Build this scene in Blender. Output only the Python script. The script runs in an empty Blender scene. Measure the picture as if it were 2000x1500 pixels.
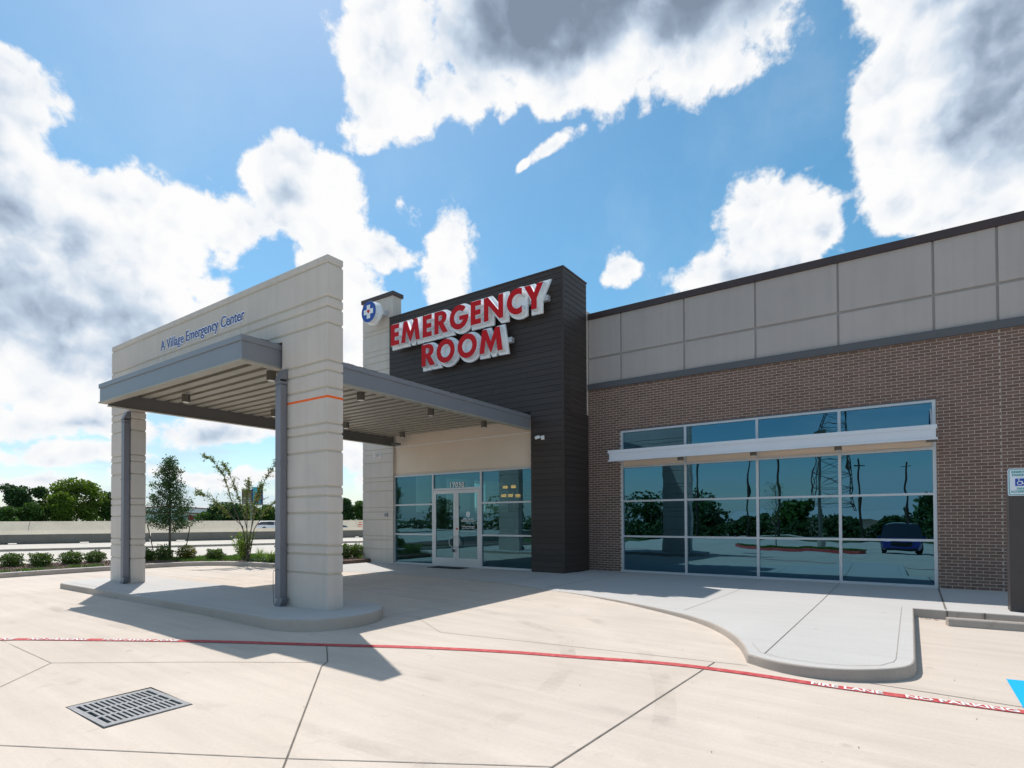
import bpy, bmesh, math, random
import numpy as np
from mathutils import Vector, Matrix, Euler
random.seed(7); RNG=np.random.default_rng(7)
PI=math.pi
scene=bpy.context.scene
COL=scene.collection
def clampf(v,a,b): return max(a,min(b,v))
# ------------------------------------------------------------------ camera
YAW,PITCH,ROLL=0.605662,0.0154010,-0.00413469
cam_d=bpy.data.cameras.new('camera'); cam=bpy.data.objects.new('camera',cam_d); COL.objects.link(cam)
def cam_axes():
    c,s=math.cos(YAW),math.sin(YAW)
    fw=Vector((-s*math.cos(PITCH),c*math.cos(PITCH),math.sin(PITCH))); r=Vector((c,s,0)); u=r.cross(fw)
    return r*math.cos(ROLL)+u*math.sin(ROLL), -r*math.sin(ROLL)+u*math.cos(ROLL), fw
r_,u_,f_=cam_axes()
M=Matrix.Identity(4)
for i in range(3): M[i][0]=r_[i]; M[i][1]=u_[i]; M[i][2]=-f_[i]
M[2][3]=1.64
cam.matrix_world=M
cam_d.sensor_width=36; cam_d.lens=1088.61*36/2000; cam_d.shift_y=(999.07-750)/2000
cam_d.clip_start=0.05; cam_d.clip_end=9000
scene.camera=cam
# ------------------------------------------------------------------ sun
SD=Vector((-.512,.273,1)).normalized()          # direction towards the sun
sl=bpy.data.lights.new('sun','SUN'); so=bpy.data.objects.new('sun',sl); COL.objects.link(so)
sl.energy=3.95; sl.angle=math.radians(.53); sl.color=(1,.955,.89)
so.rotation_euler=SD.to_track_quat('Z','Y').to_euler(); so.location=(0,0,60)
# ------------------------------------------------------------------ colour management
vs=scene.view_settings; vs.view_transform='Standard'; vs.look='None'; vs.gamma=1; vs.exposure=0.18; vs.use_curve_mapping=False
# ------------------------------------------------------------------ world : sky texture + clouds by direction
SKY_STRENGTH=0.125
W=bpy.data.worlds.new('World'); scene.world=W; W.use_nodes=True
nt=W.node_tree; nt.nodes.clear(); N=nt.nodes; L=nt.links
def nn(t,**k):
    n=N.new(t)
    for a,b in k.items(): setattr(n,a,b)
    return n
def wmath(op,a,b=None,c=None,clamp=False):
    n=nn('ShaderNodeMath',operation=op); n.use_clamp=clamp
    for i,v in enumerate((a,b,c)):
        if v is None: continue
        if isinstance(v,(int,float)): n.inputs[i].default_value=v
        else: L.new(v,n.inputs[i])
    return n.outputs[0]
def wsmooth(v,a,b):
    n=nn('ShaderNodeMapRange',interpolation_type='SMOOTHSTEP'); L.new(v,n.inputs[0]); n.inputs[1].default_value=a; n.inputs[2].default_value=b
    return n.outputs[0]
sky=nn('ShaderNodeTexSky',sky_type='NISHITA'); sky.sun_disc=False
sky.sun_elevation=math.asin(SD.z); sky.sun_rotation=math.atan2(SD.x,SD.y)
sky.altitude=20; sky.air_density=1.0; sky.dust_density=.6; sky.ozone_density=2.2
tc=nn('ShaderNodeTexCoord').outputs['Generated']
def noise(vec,scale,detail,rough=.55,w=None):
    n=nn('ShaderNodeTexNoise'); L.new(vec,n.inputs['Vector']); n.inputs['Scale'].default_value=scale; n.inputs['Detail'].default_value=detail; n.inputs['Roughness'].default_value=rough
    return n
def vadd(a,b,sc=1.0,off=None):
    m=nn('ShaderNodeVectorMath',operation='MULTIPLY_ADD'); L.new(b,m.inputs[0]); m.inputs[1].default_value=(sc,)*3; 
    if off is not None: pass
    L.new(a,m.inputs[2]); return m.outputs[0]
def cloud_field(vec,CL=None,soft=.12):
    """density of the cumulus at a direction, one ellipsoid per cloud mass (azimuth, elevation, half width, half height, tilt)"""
    n1=noise(vec,7.0,2.5,.5)
    sub=nn('ShaderNodeVectorMath',operation='SUBTRACT'); L.new(n1.outputs['Color'],sub.inputs[0]); sub.inputs[1].default_value=(.5,.5,.5)
    wv=vadd(vec,sub.outputs[0],.11)
    CL=CL or [(-76,21.0,11.0,7.6,0),(-80,28.2,6.0,5.0,0),(-66.0,25.3,8.2,3.2,8),(-55.3,28.3,4.9,3.9,0),(-53.6,25.2,3.0,3.0,0),(-72.0,15.0,8.5,6.4,0),
        (-48.3,39.2,3.3,4.4,0),(-47.0,36.0,3.2,2.4,0),(-24.5,44.0,15.5,6.2,0),(-10.5,45.5,9,6.5,0),(-17,37.9,5.4,2.2,0),(-38.4,37.8,3.4,1.6,0),(-28,38.3,6.0,1.8,0),
        (-30.0,34.1,2.6,.75,25),(-33.6,32.6,.9,.35,30),(6.0,30.2,7.2,10.5,0),(4.5,38.5,6.2,5.5,0),(-9.9,26.2,3.9,3.3,0),(-14.6,22.6,4.6,2.3,0),(-6.2,24.8,2.5,2.0,0),(-11.0,20.5,6.5,3.0,0),
        (-42.2,25.3,2.6,3.9,0),(-47.6,25.7,3.0,1.25,-8),(-51.5,21.5,3.0,3.0,0),(-23.5,23.7,1.25,1.15,0),(-27.4,20.5,.6,.9,20),(-50.5,16.6,1.6,3.0,0),(-62.6,9.0,4.0,1.25,0),(-72.0,8.6,5.0,1.4,0),(-66.2,17.6,3.2,2.6,0),
        (-50.5,6.0,2.2,2.4,0),(-80,8.5,4,1.8,0),(-46,41.5,2,2,0),(-63,4.2,5,.8,0),(-73,5.2,5,.9,0),(-78,3.0,6,.8,0),(-56,9.5,2.6,1.3,0),(-68,12.0,6,1.2,0),(-45,12,2.2,4,0),(-60.5,14.2,2.0,.5,0),
        (40,24,16,8,0),(82,16,12,6,0),(112,32,14,9,0),(150,11,14,2.2,0),(168,23,9,2.2,0),(205,14,10,1.8,0),(240,30,14,8,0),(120,56,13,8,0),(215,60,12,7,0),(10,64,12,7,0),(-104,30,9,7,0)]
    out=None
    for az,el,hw,hh,t in CL:
        a,e=math.radians(az),math.radians(el)
        c=Vector((math.sin(a)*math.cos(e),math.cos(a)*math.cos(e),math.sin(e)))
        ux=Vector((math.cos(a),-math.sin(a),0)); uz=ux.cross(c)
        if uz.z<0: uz=-uz
        tt=math.radians(t); ax=ux*math.cos(tt)+uz*math.sin(tt); az_=-ux*math.sin(tt)+uz*math.cos(tt)
        Rm=Matrix((ax,c,az_)).transposed(); 
        if Rm.determinant()<0: Rm=Matrix((ax,-c,az_)).transposed()
        mp=nn('ShaderNodeMapping',vector_type='TEXTURE'); L.new(wv,mp.inputs[0])
        mp.inputs['Location'].default_value=c; mp.inputs['Rotation'].default_value=Rm.to_euler('XYZ')
        s1,s2=math.radians(hw)*1.0,math.radians(hh)*1.0
        mp.inputs['Scale'].default_value=(s1,.5,s2)
        ln=nn('ShaderNodeVectorMath',operation='LENGTH'); L.new(mp.outputs[0],ln.inputs[0])
        # scaled to the size of the mass, so that billows have one size on small and large clouds
        k=min(s1,s2)/.07; k=min(1.5,max(.45,k))
        m=wmath('MULTIPLY_ADD',ln.outputs['Value'],-k,k)
        if out is None: out=m
        else:
            sm=nn('ShaderNodeMath',operation='SMOOTH_MAX'); L.new(out,sm.inputs[0]); L.new(m,sm.inputs[1]); sm.inputs[2].default_value=soft; out=sm.outputs[0]
    return out,wv
fld,wv=cloud_field(tc)
def voro(vec,scale,detail,rough,smooth=.6):
    n=nn('ShaderNodeTexVoronoi',feature='F1'); L.new(vec,n.inputs['Vector']); n.inputs['Scale'].default_value=scale; n.inputs['Detail'].default_value=detail; n.inputs['Roughness'].default_value=rough; n.normalize=True
    return n.outputs['Distance']
nW=noise(tc,22.0,4,.6)
sW=nn('ShaderNodeVectorMath',operation='SUBTRACT'); L.new(nW.outputs['Color'],sW.inputs[0]); sW.inputs[1].default_value=(.5,.5,.5)
tw=vadd(tc,sW.outputs[0],.035)
tw2n=nn('ShaderNodeVectorMath',operation='ADD'); L.new(tw,tw2n.inputs[0]); tw2n.inputs[1].default_value=tuple(SD*.016+Vector((0,0,.004))); tw2=tw2n.outputs[0]
vA=voro(tw,17.0,3.0,.52); vB=voro(tw2,17.0,1.0,.52)      # billows, and the same billows a step towards the sun
nA=noise(tc,9.0,8,.6).outputs['Fac']
nF=noise(tc,60.0,6,.65).outputs['Fac']
dens=wmath('ADD',fld,wmath('ADD',wmath('MULTIPLY_ADD',vA,-1.45,.52),wmath('ADD',wmath('MULTIPLY_ADD',nA,1.0,-.44),wmath('MULTIPLY_ADD',nF,.34,-.17))))
alpha=wsmooth(dens,-.05,.22)
# thin high veil and low bands toward the horizon
mpv=nn('ShaderNodeMapping'); L.new(tc,mpv.inputs[0]); mpv.inputs['Scale'].default_value=(1,1,4.5)
nv=noise(mpv.outputs[0],3.2,6,.6).outputs['Fac']
sepz=nn('ShaderNodeSeparateXYZ'); L.new(tc,sepz.inputs[0]); zc=sepz.outputs['Z']
low=wmath('SUBTRACT',1.0,wsmooth(zc,.03,.30))
band=wmath('MULTIPLY',wsmooth(nv,.42,.62),wmath('MULTIPLY',low,.75))
veil=wmath('MULTIPLY',wsmooth(noise(tc,2.4,7,.62).outputs['Fac'],.45,.80),.30)
thin=wmath('MAXIMUM',wmath('MAXIMUM',band,veil),wmath('MULTIPLY',wmath('SUBTRACT',1.0,wsmooth(zc,-.02,.11)),.55))
# cloud colour : sunlit rims, blue-grey cores
CORE=[(-76,17.0,8.5,3.8,0),(-70,14.0,7,2.2,0),(-76,23,4,2.6,0),(-66,14.5,3,1.8,0),(-12.5,23.0,3.6,1.1,0),(8.5,30.0,4.6,6.0,0),(-10.5,21.5,4.0,1.5,0),(-72,8.0,5,1.2,0),(-64,8.4,3.4,.8,0),(45,22,12,4,0),(112,30,12,6,0)]
mvs_=nn('ShaderNodeVectorMath',operation='ADD'); L.new(tc,mvs_.inputs[0]); mvs_.inputs[1].default_value=(3.1,1.7,.4)
cfld,_=cloud_field(tc,CORE,.25)
nM=noise(tc,6.0,5,.5).outputs['Fac']; nL=noise(mvs_.outputs[0],7.0,4,.5).outputs['Fac']
core=wsmooth(wmath('ADD',cfld,wmath('MULTIPLY_ADD',nM,1.6,-.72)),-.25,.75)
rel=wmath('ADD',wmath('MULTIPLY_ADD',wmath('SUBTRACT',vA,vB),1.3,.02),wmath('MULTIPLY_ADD',nL,1.2,-.56))
inner=wsmooth(dens,.25,1.15)
dark,_=cloud_field(tc,[(-25.5,43.2,12.5,3.6,0),(-15,42.0,8,2.8,0),(-33,41.5,5,2.4,0)],.25)
dk_=wsmooth(wmath('ADD',dark,wmath('MULTIPLY_ADD',nM,.9,-.43)),-.30,.70)
shade=wmath('ADD',wmath('ADD',wmath('MAXIMUM',wmath('MULTIPLY',core,.44),wmath('MULTIPLY',dk_,.80)),wmath('MULTIPLY',inner,.16)),wmath('MULTIPLY',rel,wsmooth(dens,.02,.42)),clamp=True)
ramp=nn('ShaderNodeValToRGB'); L.new(shade,ramp.inputs[0]); cr=ramp.color_ramp
cr.elements[0].position=0; cr.elements[0].color=(1.0,1.0,1.0,1); cr.elements[1].position=1; cr.elements[1].color=(.23,.29,.38,1)
e=cr.elements.new(.18); e.color=(.90,.93,.97,1); e=cr.elements.new(.45); e.color=(.58,.68,.81,1); e=cr.elements.new(.75); e.color=(.33,.41,.53,1)
bgs=nn('ShaderNodeBackground'); 
hs=nn('ShaderNodeHueSaturation'); hs.inputs['Saturation'].default_value=1.27; hs.inputs['Hue'].default_value=.480; hs.inputs['Value'].default_value=1.0; L.new(sky.outputs[0],hs.inputs['Color'])
L.new(hs.outputs[0],bgs.inputs[0]); bgs.inputs[1].default_value=SKY_STRENGTH
bgc=nn('ShaderNodeBackground'); L.new(ramp.outputs[0],bgc.inputs[0]); bgc.inputs[1].default_value=.87
bgt=nn('ShaderNodeBackground'); bgt.inputs[0].default_value=(.62,.78,.92,1); bgt.inputs[1].default_value=.86
mx1=nn('ShaderNodeMixShader'); L.new(thin,mx1.inputs[0]); L.new(bgs.outputs[0],mx1.inputs[1]); L.new(bgt.outputs[0],mx1.inputs[2])
mx2=nn('ShaderNodeMixShader'); L.new(alpha,mx2.inputs[0]); L.new(mx1.outputs[0],mx2.inputs[1]); L.new(bgc.outputs[0],mx2.inputs[2])
wo=nn('ShaderNodeOutputWorld'); L.new(mx2.outputs[0],wo.inputs[0])
W.cycles.sampling_method='MANUAL'; W.cycles.sample_map_resolution=512
scene.cycles.max_bounces=8; scene.cycles.diffuse_bounces=4; scene.cycles.glossy_bounces=5; scene.cycles.transparent_max_bounces=12; scene.cycles.sample_clamp_indirect=8
scene.cycles.use_denoising=True

# ------------------------------------------------------------------ materials
MATS={}
def mat(name,col,rough=.6,metal=0.0,var=0.0,scale=6.0,bump=0.0,bscale=60.0,spec=.4,island=0.0,rand=0.0,stain=0.0,alt=None,trans=0.0,emit=None,coat=0.0):
    if name in MATS: return MATS[name]
    m=bpy.data.materials.new(name); m.use_nodes=True; t=m.node_tree; P=t.nodes['Principled BSDF']
    P.inputs['Base Color'].default_value=(*col,1); P.inputs['Roughness'].default_value=rough; P.inputs['Metallic'].default_value=metal
    P.inputs['Specular IOR Level'].default_value=spec; P.inputs['Coat Weight'].default_value=coat
    tcn=t.nodes.new('ShaderNodeTexCoord'); geo=t.nodes.new('ShaderNodeNewGeometry')
    cur=None
    def mixc(fac,a,b,mode='MIX'):
        n=t.nodes.new('ShaderNodeMix'); n.data_type='RGBA'; n.blend_type=mode
        for s,v in ((0,fac),(6,a),(7,b)):
            if isinstance(v,(int,float)): n.inputs[s].default_value=v
            elif isinstance(v,tuple): n.inputs[s].default_value=(*v,1)
            else: t.links.new(v,n.inputs[s])
        return n.outputs[2]
    base=col
    if var>0:
        n=t.nodes.new('ShaderNodeTexNoise'); n.inputs['Scale'].default_value=scale; n.inputs['Detail'].default_value=6; n.inputs['Roughness'].default_value=.6
        t.links.new(geo.outputs['Position'],n.inputs['Vector'])
        r=t.nodes.new('ShaderNodeMapRange'); r.inputs[1].default_value=.3; r.inputs[2].default_value=.7; t.links.new(n.outputs['Fac'],r.inputs[0])
        d=tuple(c*(1-var) for c in col); b=tuple(min(1,c*(1+var)) for c in col)
        base=mixc(r.outputs[0],d,alt if alt else b)
    if stain>0:
        n=t.nodes.new('ShaderNodeTexNoise'); n.inputs['Scale'].default_value=.55; n.inputs['Detail'].default_value=5; n.inputs['Distortion'].default_value=.6
        t.links.new(geo.outputs['Position'],n.inputs['Vector'])
        r=t.nodes.new('ShaderNodeMapRange'); r.inputs[1].default_value=.48; r.inputs[2].default_value=.72; r.inputs[4].default_value=stain; t.links.new(n.outputs['Fac'],r.inputs[0])
        base=mixc(r.outputs[0],base,tuple(c*.62 for c in col))
        mp=t.nodes.new('ShaderNodeMapping'); t.links.new(geo.outputs['Position'],mp.inputs[0]); mp.inputs['Scale'].default_value=(7,7,.35)
        n=t.nodes.new('ShaderNodeTexNoise'); n.inputs['Scale'].default_value=1.0; n.inputs['Detail'].default_value=5; t.links.new(mp.outputs[0],n.inputs['Vector'])
        r=t.nodes.new('ShaderNodeMapRange'); r.inputs[1].default_value=.45; r.inputs[2].default_value=.8; r.inputs[4].default_value=stain*2.2; t.links.new(n.outputs['Fac'],r.inputs[0])
        base=mixc(r.outputs[0],base,tuple(c*.6 for c in col))
    if island>0 or rand>0:
        src=geo.outputs['Random Per Island']
        if rand>0:
            oi=t.nodes.new('ShaderNodeObjectInfo'); src=oi.outputs['Random']
        k=max(island,rand)
        r=t.nodes.new('ShaderNodeMapRange'); r.inputs[3].default_value=1-k; r.inputs[4].default_value=1+k; t.links.new(src,r.inputs[0])
        cmb=t.nodes.new('ShaderNodeCombineColor'); 
        for i in range(3): t.links.new(r.outputs[0],cmb.inputs[i])
        base=mixc(1.0,base,cmb.outputs[0],'MULTIPLY')
    if not isinstance(base,tuple): t.links.new(base,P.inputs['Base Color'])
    if bump>0:
        n=t.nodes.new('ShaderNodeTexNoise'); n.inputs['Scale'].default_value=bscale; n.inputs['Detail'].default_value=4
        t.links.new(geo.outputs['Position'],n.inputs['Vector'])
        b=t.nodes.new('ShaderNodeBump'); b.inputs['Strength'].default_value=bump; b.inputs['Distance'].default_value=.01
        t.links.new(n.outputs['Fac'],b.inputs['Height']); t.links.new(b.outputs[0],P.inputs['Normal'])
    if trans>0:
        tr=t.nodes.new('ShaderNodeBsdfTranslucent')
        if isinstance(base,tuple): tr.inputs[0].default_value=(*base,1)
        else: t.links.new(mixc(1.0,base,(1.3,1.5,.7),'MULTIPLY'),tr.inputs[0])
        ms=t.nodes.new('ShaderNodeMixShader'); ms.inputs[0].default_value=trans
        t.links.new(P.outputs[0],ms.inputs[1]); t.links.new(tr.outputs[0],ms.inputs[2]); t.links.new(ms.outputs[0],t.nodes['Material Output'].inputs[0])
    if emit:
        P.inputs['Emission Color'].default_value=(*emit[0],1); P.inputs['Emission Strength'].default_value=emit[1]
    MATS[name]=m; return m
def concrete(name,col,streak=.06,blotch=.1,dirt=.25,bump=.25,tint=(.9,.78,.62)):
    m=bpy.data.materials.new(name); m.use_nodes=True; t=m.node_tree; P=t.nodes['Principled BSDF']; P.inputs['Roughness'].default_value=.85; P.inputs['Specular IOR Level'].default_value=.25
    geo=t.nodes.new('ShaderNodeNewGeometry'); pos=geo.outputs['Position']
    def nz(sc,det,ro=.6,vec=None,dist=0):
        n=t.nodes.new('ShaderNodeTexNoise'); n.inputs['Scale'].default_value=sc; n.inputs['Detail'].default_value=det; n.inputs['Roughness'].default_value=ro; n.inputs['Distortion'].default_value=dist
        t.links.new(vec or pos,n.inputs['Vector']); return n.outputs['Fac']
    def rng(v,a,b,c,d):
        r=t.nodes.new('ShaderNodeMapRange'); t.links.new(v,r.inputs[0]); r.inputs[1].default_value=a; r.inputs[2].default_value=b; r.inputs[3].default_value=c; r.inputs[4].default_value=d; return r.outputs[0]
    def mul(a,b):
        n=t.nodes.new('ShaderNodeMath'); n.operation='MULTIPLY'; t.links.new(a,n.inputs[0]); t.links.new(b,n.inputs[1]); return n.outputs[0]
    mp=t.nodes.new('ShaderNodeMapping'); t.links.new(pos,mp.inputs[0]); mp.inputs['Rotation'].default_value=(0,0,math.radians(33)); mp.inputs['Scale'].default_value=(.35,5,1)
    v=mul(rng(nz(.35,5,.6,dist=.8),.3,.7,1-blotch,1+blotch*.6),rng(nz(1.0,7,.65,vec=mp.outputs[0]),.3,.7,1-streak,1+streak))
    v=mul(v,rng(nz(38,4,.7),.3,.7,.955,1.045))
    v=mul(v,rng(nz(2.3,8,.7,dist=1.2),.60,.78,1.0,1-dirt))
    sp=t.nodes.new('ShaderNodeTexVoronoi'); sp.inputs['Scale'].default_value=9; t.links.new(pos,sp.inputs['Vector'])
    v=mul(v,rng(sp.outputs['Distance'],.015,.05,.74,1.0))
    sp=t.nodes.new('ShaderNodeTexVoronoi'); sp.inputs['Scale'].default_value=1.25; t.links.new(pos,sp.inputs['Vector'])
    v=mul(v,rng(sp.outputs['Distance'],.02,.075,.80,1.0))
    cmb=t.nodes.new('ShaderNodeCombineColor')
    for i in range(3): t.links.new(v,cmb.inputs[i])
    mx=t.nodes.new('ShaderNodeMix'); mx.data_type='RGBA'; t.links.new(rng(nz(.22,4,.6,dist=.5),.42,.75,0,.5),mx.inputs[0]); mx.inputs[6].default_value=(*col,1); mx.inputs[7].default_value=(col[0]*.98,col[1]*tint[1]/.83,col[2]*tint[2]/.72,1)
    m2=t.nodes.new('ShaderNodeMix'); m2.data_type='RGBA'; m2.blend_type='MULTIPLY'; m2.inputs[0].default_value=1; t.links.new(mx.outputs[2],m2.inputs[6]); t.links.new(cmb.outputs[0],m2.inputs[7])
    t.links.new(m2.outputs[2],P.inputs['Base Color'])
    b=t.nodes.new('ShaderNodeBump'); b.inputs['Strength'].default_value=bump; b.inputs['Distance'].default_value=.004; t.links.new(nz(70,5,.7),b.inputs['Height']); t.links.new(b.outputs[0],P.inputs['Normal'])
    MATS[name]=m; return m
def glass(name,refl,tint,fac,wave=.012):
    m=bpy.data.materials.new(name); m.use_nodes=True; t=m.node_tree; t.nodes.clear()
    o=t.nodes.new('ShaderNodeOutputMaterial'); g=t.nodes.new('ShaderNodeBsdfGlossy'); g.inputs['Roughness'].default_value=.0; g.inputs[0].default_value=(*refl,1)
    tr=t.nodes.new('ShaderNodeBsdfTransparent'); tr.inputs[0].default_value=(*tint,1)
    ms=t.nodes.new('ShaderNodeMixShader')
    fr=t.nodes.new('ShaderNodeFresnel'); fr.inputs[0].default_value=1.5
    a=t.nodes.new('ShaderNodeMath'); a.operation='MULTIPLY_ADD'; a.use_clamp=True; t.links.new(fr.outputs[0],a.inputs[0]); a.inputs[1].default_value=1-fac; a.inputs[2].default_value=fac
    t.links.new(a.outputs[0],ms.inputs[0]); t.links.new(tr.outputs[0],ms.inputs[1]); t.links.new(g.outputs[0],ms.inputs[2]); geo0=t.nodes.new('ShaderNodeNewGeometry'); t2=t.nodes.new('ShaderNodeBsdfTransparent'); m2=t.nodes.new('ShaderNodeMixShader')
    t.links.new(geo0.outputs['Backfacing'],m2.inputs[0]); t.links.new(ms.outputs[0],m2.inputs[1]); t.links.new(t2.outputs[0],m2.inputs[2]); t.links.new(m2.outputs[0],o.inputs[0])
    if wave>0:
        geo=t.nodes.new('ShaderNodeNewGeometry'); n=t.nodes.new('ShaderNodeTexNoise'); n.inputs['Scale'].default_value=1.7; n.inputs['Detail'].default_value=1.2
        t.links.new(geo.outputs['Position'],n.inputs['Vector']); b=t.nodes.new('ShaderNodeBump'); b.inputs['Strength'].default_value=1; b.inputs['Distance'].default_value=wave
        t.links.new(n.outputs['Fac'],b.inputs['Height']); t.links.new(b.outputs[0],g.inputs['Normal'])
    MATS[name]=m; return m
concrete('lot_concrete',(.585,.505,.435),streak=.075,blotch=.11,dirt=.17)
concrete('walk_concrete',(.51,.49,.47),streak=.035,blotch=.05,dirt=.09,tint=(.9,.82,.71))
concrete('curb_concrete',(.43,.375,.33),streak=.05,blotch=.16,dirt=.35,bump=.5)
concrete('road_concrete',(.53,.49,.43),streak=.05,blotch=.08,dirt=.15)
mat('barrier_dark',(.17,.165,.145),.9,var=.12,scale=1.5)  # near barrier's front face and feet, a darker material of their own
concrete('barrier_concrete',(.56,.49,.38),streak=.05,blotch=.10,dirt=.2)
mat('stucco',(.625,.565,.51),.85,var=.05,scale=1.2,bump=.25,bscale=160,stain=.10)
mat('stucco_groove',(.50,.45,.36),.85,bump=.2,bscale=160)
mat('stucco_light',(.74,.63,.52),.85,var=.03,scale=1.5,bump=.2,bscale=160)
mat('panel_grey',(.43,.385,.365),.85,var=.04,scale=.9,bump=.2,bscale=160,stain=.08)
mat('panel_joint',(.34,.315,.30),.85)
mat('brick',(.180,.110,.086),.85,rand=.17,bump=.6,bscale=90)
mat('brick_field',(.180,.110,.086),.85,island=.17,bump=.6,bscale=90)
mat('mortar',(.56,.475,.42),.9,var=.08,scale=14)
mat('plank',(.050,.039,.035),.55,rand=.10,bump=.25,bscale=45,spec=.35)
mat('plank_gap',(.013,.012,.012),.8)
mat('trim_dark',(.060,.040,.040),.45,var=.1,scale=3)
mat('band_dark',(.10,.098,.105),.45)
mat('canopy_metal',(.245,.25,.272),.42,metal=.25,var=.03,scale=2)
mat('deck_metal',(.35,.33,.28),.45,metal=.1,var=.04,scale=2)
mat('beam_metal',(.15,.145,.14),.5)
mat('spout',(.21,.21,.235),.45,metal=.2,var=.04,scale=3)
mat('aluminium',(.56,.57,.60),.38,metal=.35)
mat('aluminium_door',(.60,.60,.61),.42,metal=.25)
mat('awning_metal',(.66,.68,.73),.4,metal=.15,var=.03,scale=2)
mat('lamp_grey',(.16,.15,.13),.4,metal=.4)
mat('lamp_lens',(.75,.74,.7),.3)
mat('sign_white',(.90,.91,.93),.35)
mat('sign_red',(.60,.008,.014),.55,spec=.2)
mat('sign_blue',(.004,.06,.36),.35,coat=.3)
mat('text_blue',(.012,.045,.27),.4)
mat('orange_tape',(.95,.14,.01),.6)
mat('paint_red',(.50,.028,.045),.8,var=.22,scale=16,alt=(.60,.13,.12))
mat('paint_white',(.80,.78,.76),.75,var=.06,scale=12)
mat('paint_blue',(.0,.40,.86),.7)
mat('joint_dark',(.16,.14,.12),.9,var=.35,scale=5)
mat('joint_light',(.34,.305,.265),.9,var=.25,scale=5)
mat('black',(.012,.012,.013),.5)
mat('rubber',(.03,.03,.03),.7,bump=.4,bscale=60)
mat('mat_fabric',(.035,.035,.033),.95,bump=.6,bscale=120)
mat('cast_iron',(.27,.27,.275),.65,metal=.2,var=.15,scale=14,bump=.3)
mat('pit',(.01,.01,.012),.9)
mat('post_brown',(.062,.052,.052),.45,var=.06,scale=3)
mat('sign_aqua',(.0,.30,.27),.4)
mat('sign_plate',(.70,.74,.82),.35)
mat('mulch',(.20,.13,.10),.95,island=.55,bump=.4)
mat('soil',(.14,.095,.075),.95,var=.3,scale=6,bump=.6,bscale=30)
mat('grass',(.085,.17,.025),.7,island=.4,trans=.3)
mat('turf',(.06,.10,.025),.9,var=.35,scale=3,bump=.6,bscale=50)
mat('leaf_shrub',(.095,.145,.028),.45,island=.45,trans=.25)
mat('leaf_shrub_yellow',(.17,.17,.03),.45,island=.5,trans=.3)
mat('leaf_oak',(.045,.095,.028),.7,island=.45,trans=.22)
mat('leaf_myrtle',(.16,.19,.05),.5,island=.5,trans=.35)
mat('leaf_bright',(.16,.24,.03),.5,island=.4,trans=.35)
mat('leaf_blade',(.22,.30,.09),.5,island=.45,trans=.35)
mat('leaf_cover',(.07,.12,.04),.5,island=.45,trans=.25)
mat('leaf_far_dark',(.048,.10,.032),.7,island=.5,trans=.2)
mat('leaf_far_mid',(.075,.14,.028),.7,island=.5,trans=.25)
mat('leaf_far_light',(.13,.19,.022),.7,island=.4,trans=.3)
mat('bark',(.13,.11,.09),.9,var=.25,scale=20,bump=.6)
mat('stake',(.025,.025,.025),.6)
mat('car_white',(.75,.78,.82),.25,coat=.6)
mat('car_blue',(.008,.03,.30),.25,metal=.3,coat=1.0)
mat('car_teal',(.03,.10,.17),.25,coat=.6)
mat('car_glass',(.02,.025,.03),.05,spec=.8)
mat('tail_red',(.55,.01,.015),.2,coat=.5)
mat('headlamp',(.8,.82,.85),.15)
mat('barrel_orange',(.80,.16,.02),.5)
mat('warehouse_wall',(.82,.83,.85),.6,var=.04,scale=.4)
mat('warehouse_trim',(.42,.05,.06),.5)
mat('ad_brown',(.20,.13,.10),.6,var=.35,scale=.6)
mat('ad_cyan',(.10,.50,.62),.6)
mat('ad_red',(.40,.06,.03),.6)
mat('ad_navy',(.02,.04,.28),.6)
mat('steel',(.30,.31,.33),.5,metal=.4)
mat('wood_pole',(.06,.045,.035),.9)
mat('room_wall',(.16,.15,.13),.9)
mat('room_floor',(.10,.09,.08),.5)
mat('blind',(.66,.66,.63),.6)
mat('desk',(.35,.33,.30),.5)
mat('lamp_glow',(1,.8,.5),.5,emit=((1.0,.30,.07),4.5))
mat('roofing',(.45,.45,.43),.9)
mat('roof_metal',(.50,.51,.50),.5)
mat('white_plastic',(.78,.78,.78),.4)
mat('litter',(.20,.10,.04),.9)
glass('window_glass',(.085,.192,.262),(.03,.05,.06),.92,wave=.0016)
glass('entry_glass',(.11,.24,.305),(.22,.50,.52),.56,wave=.0012)

# ------------------------------------------------------------------ heights of the ground (a gently sloping lot)
def pav(x,y):
    z=-.139-.0205*clampf(x,-9.5,3)+.009*clampf(y,-2,10.5)
    if y<-2: z+=.04*(max(y,-14)+2)
    return z
def walkz(x,y):
    w=.15-.017*(15-y) if y>12 else .099-.008*(12-y)
    if x<-7.5: w=max(w,.156)
    elif x<-6.5: w=max(w,.156*(-x-6.5)+(1-(-x-6.5))*w)
    return max(w,pav(x,y)+.006)
ISL=.22; FL=.15

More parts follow.
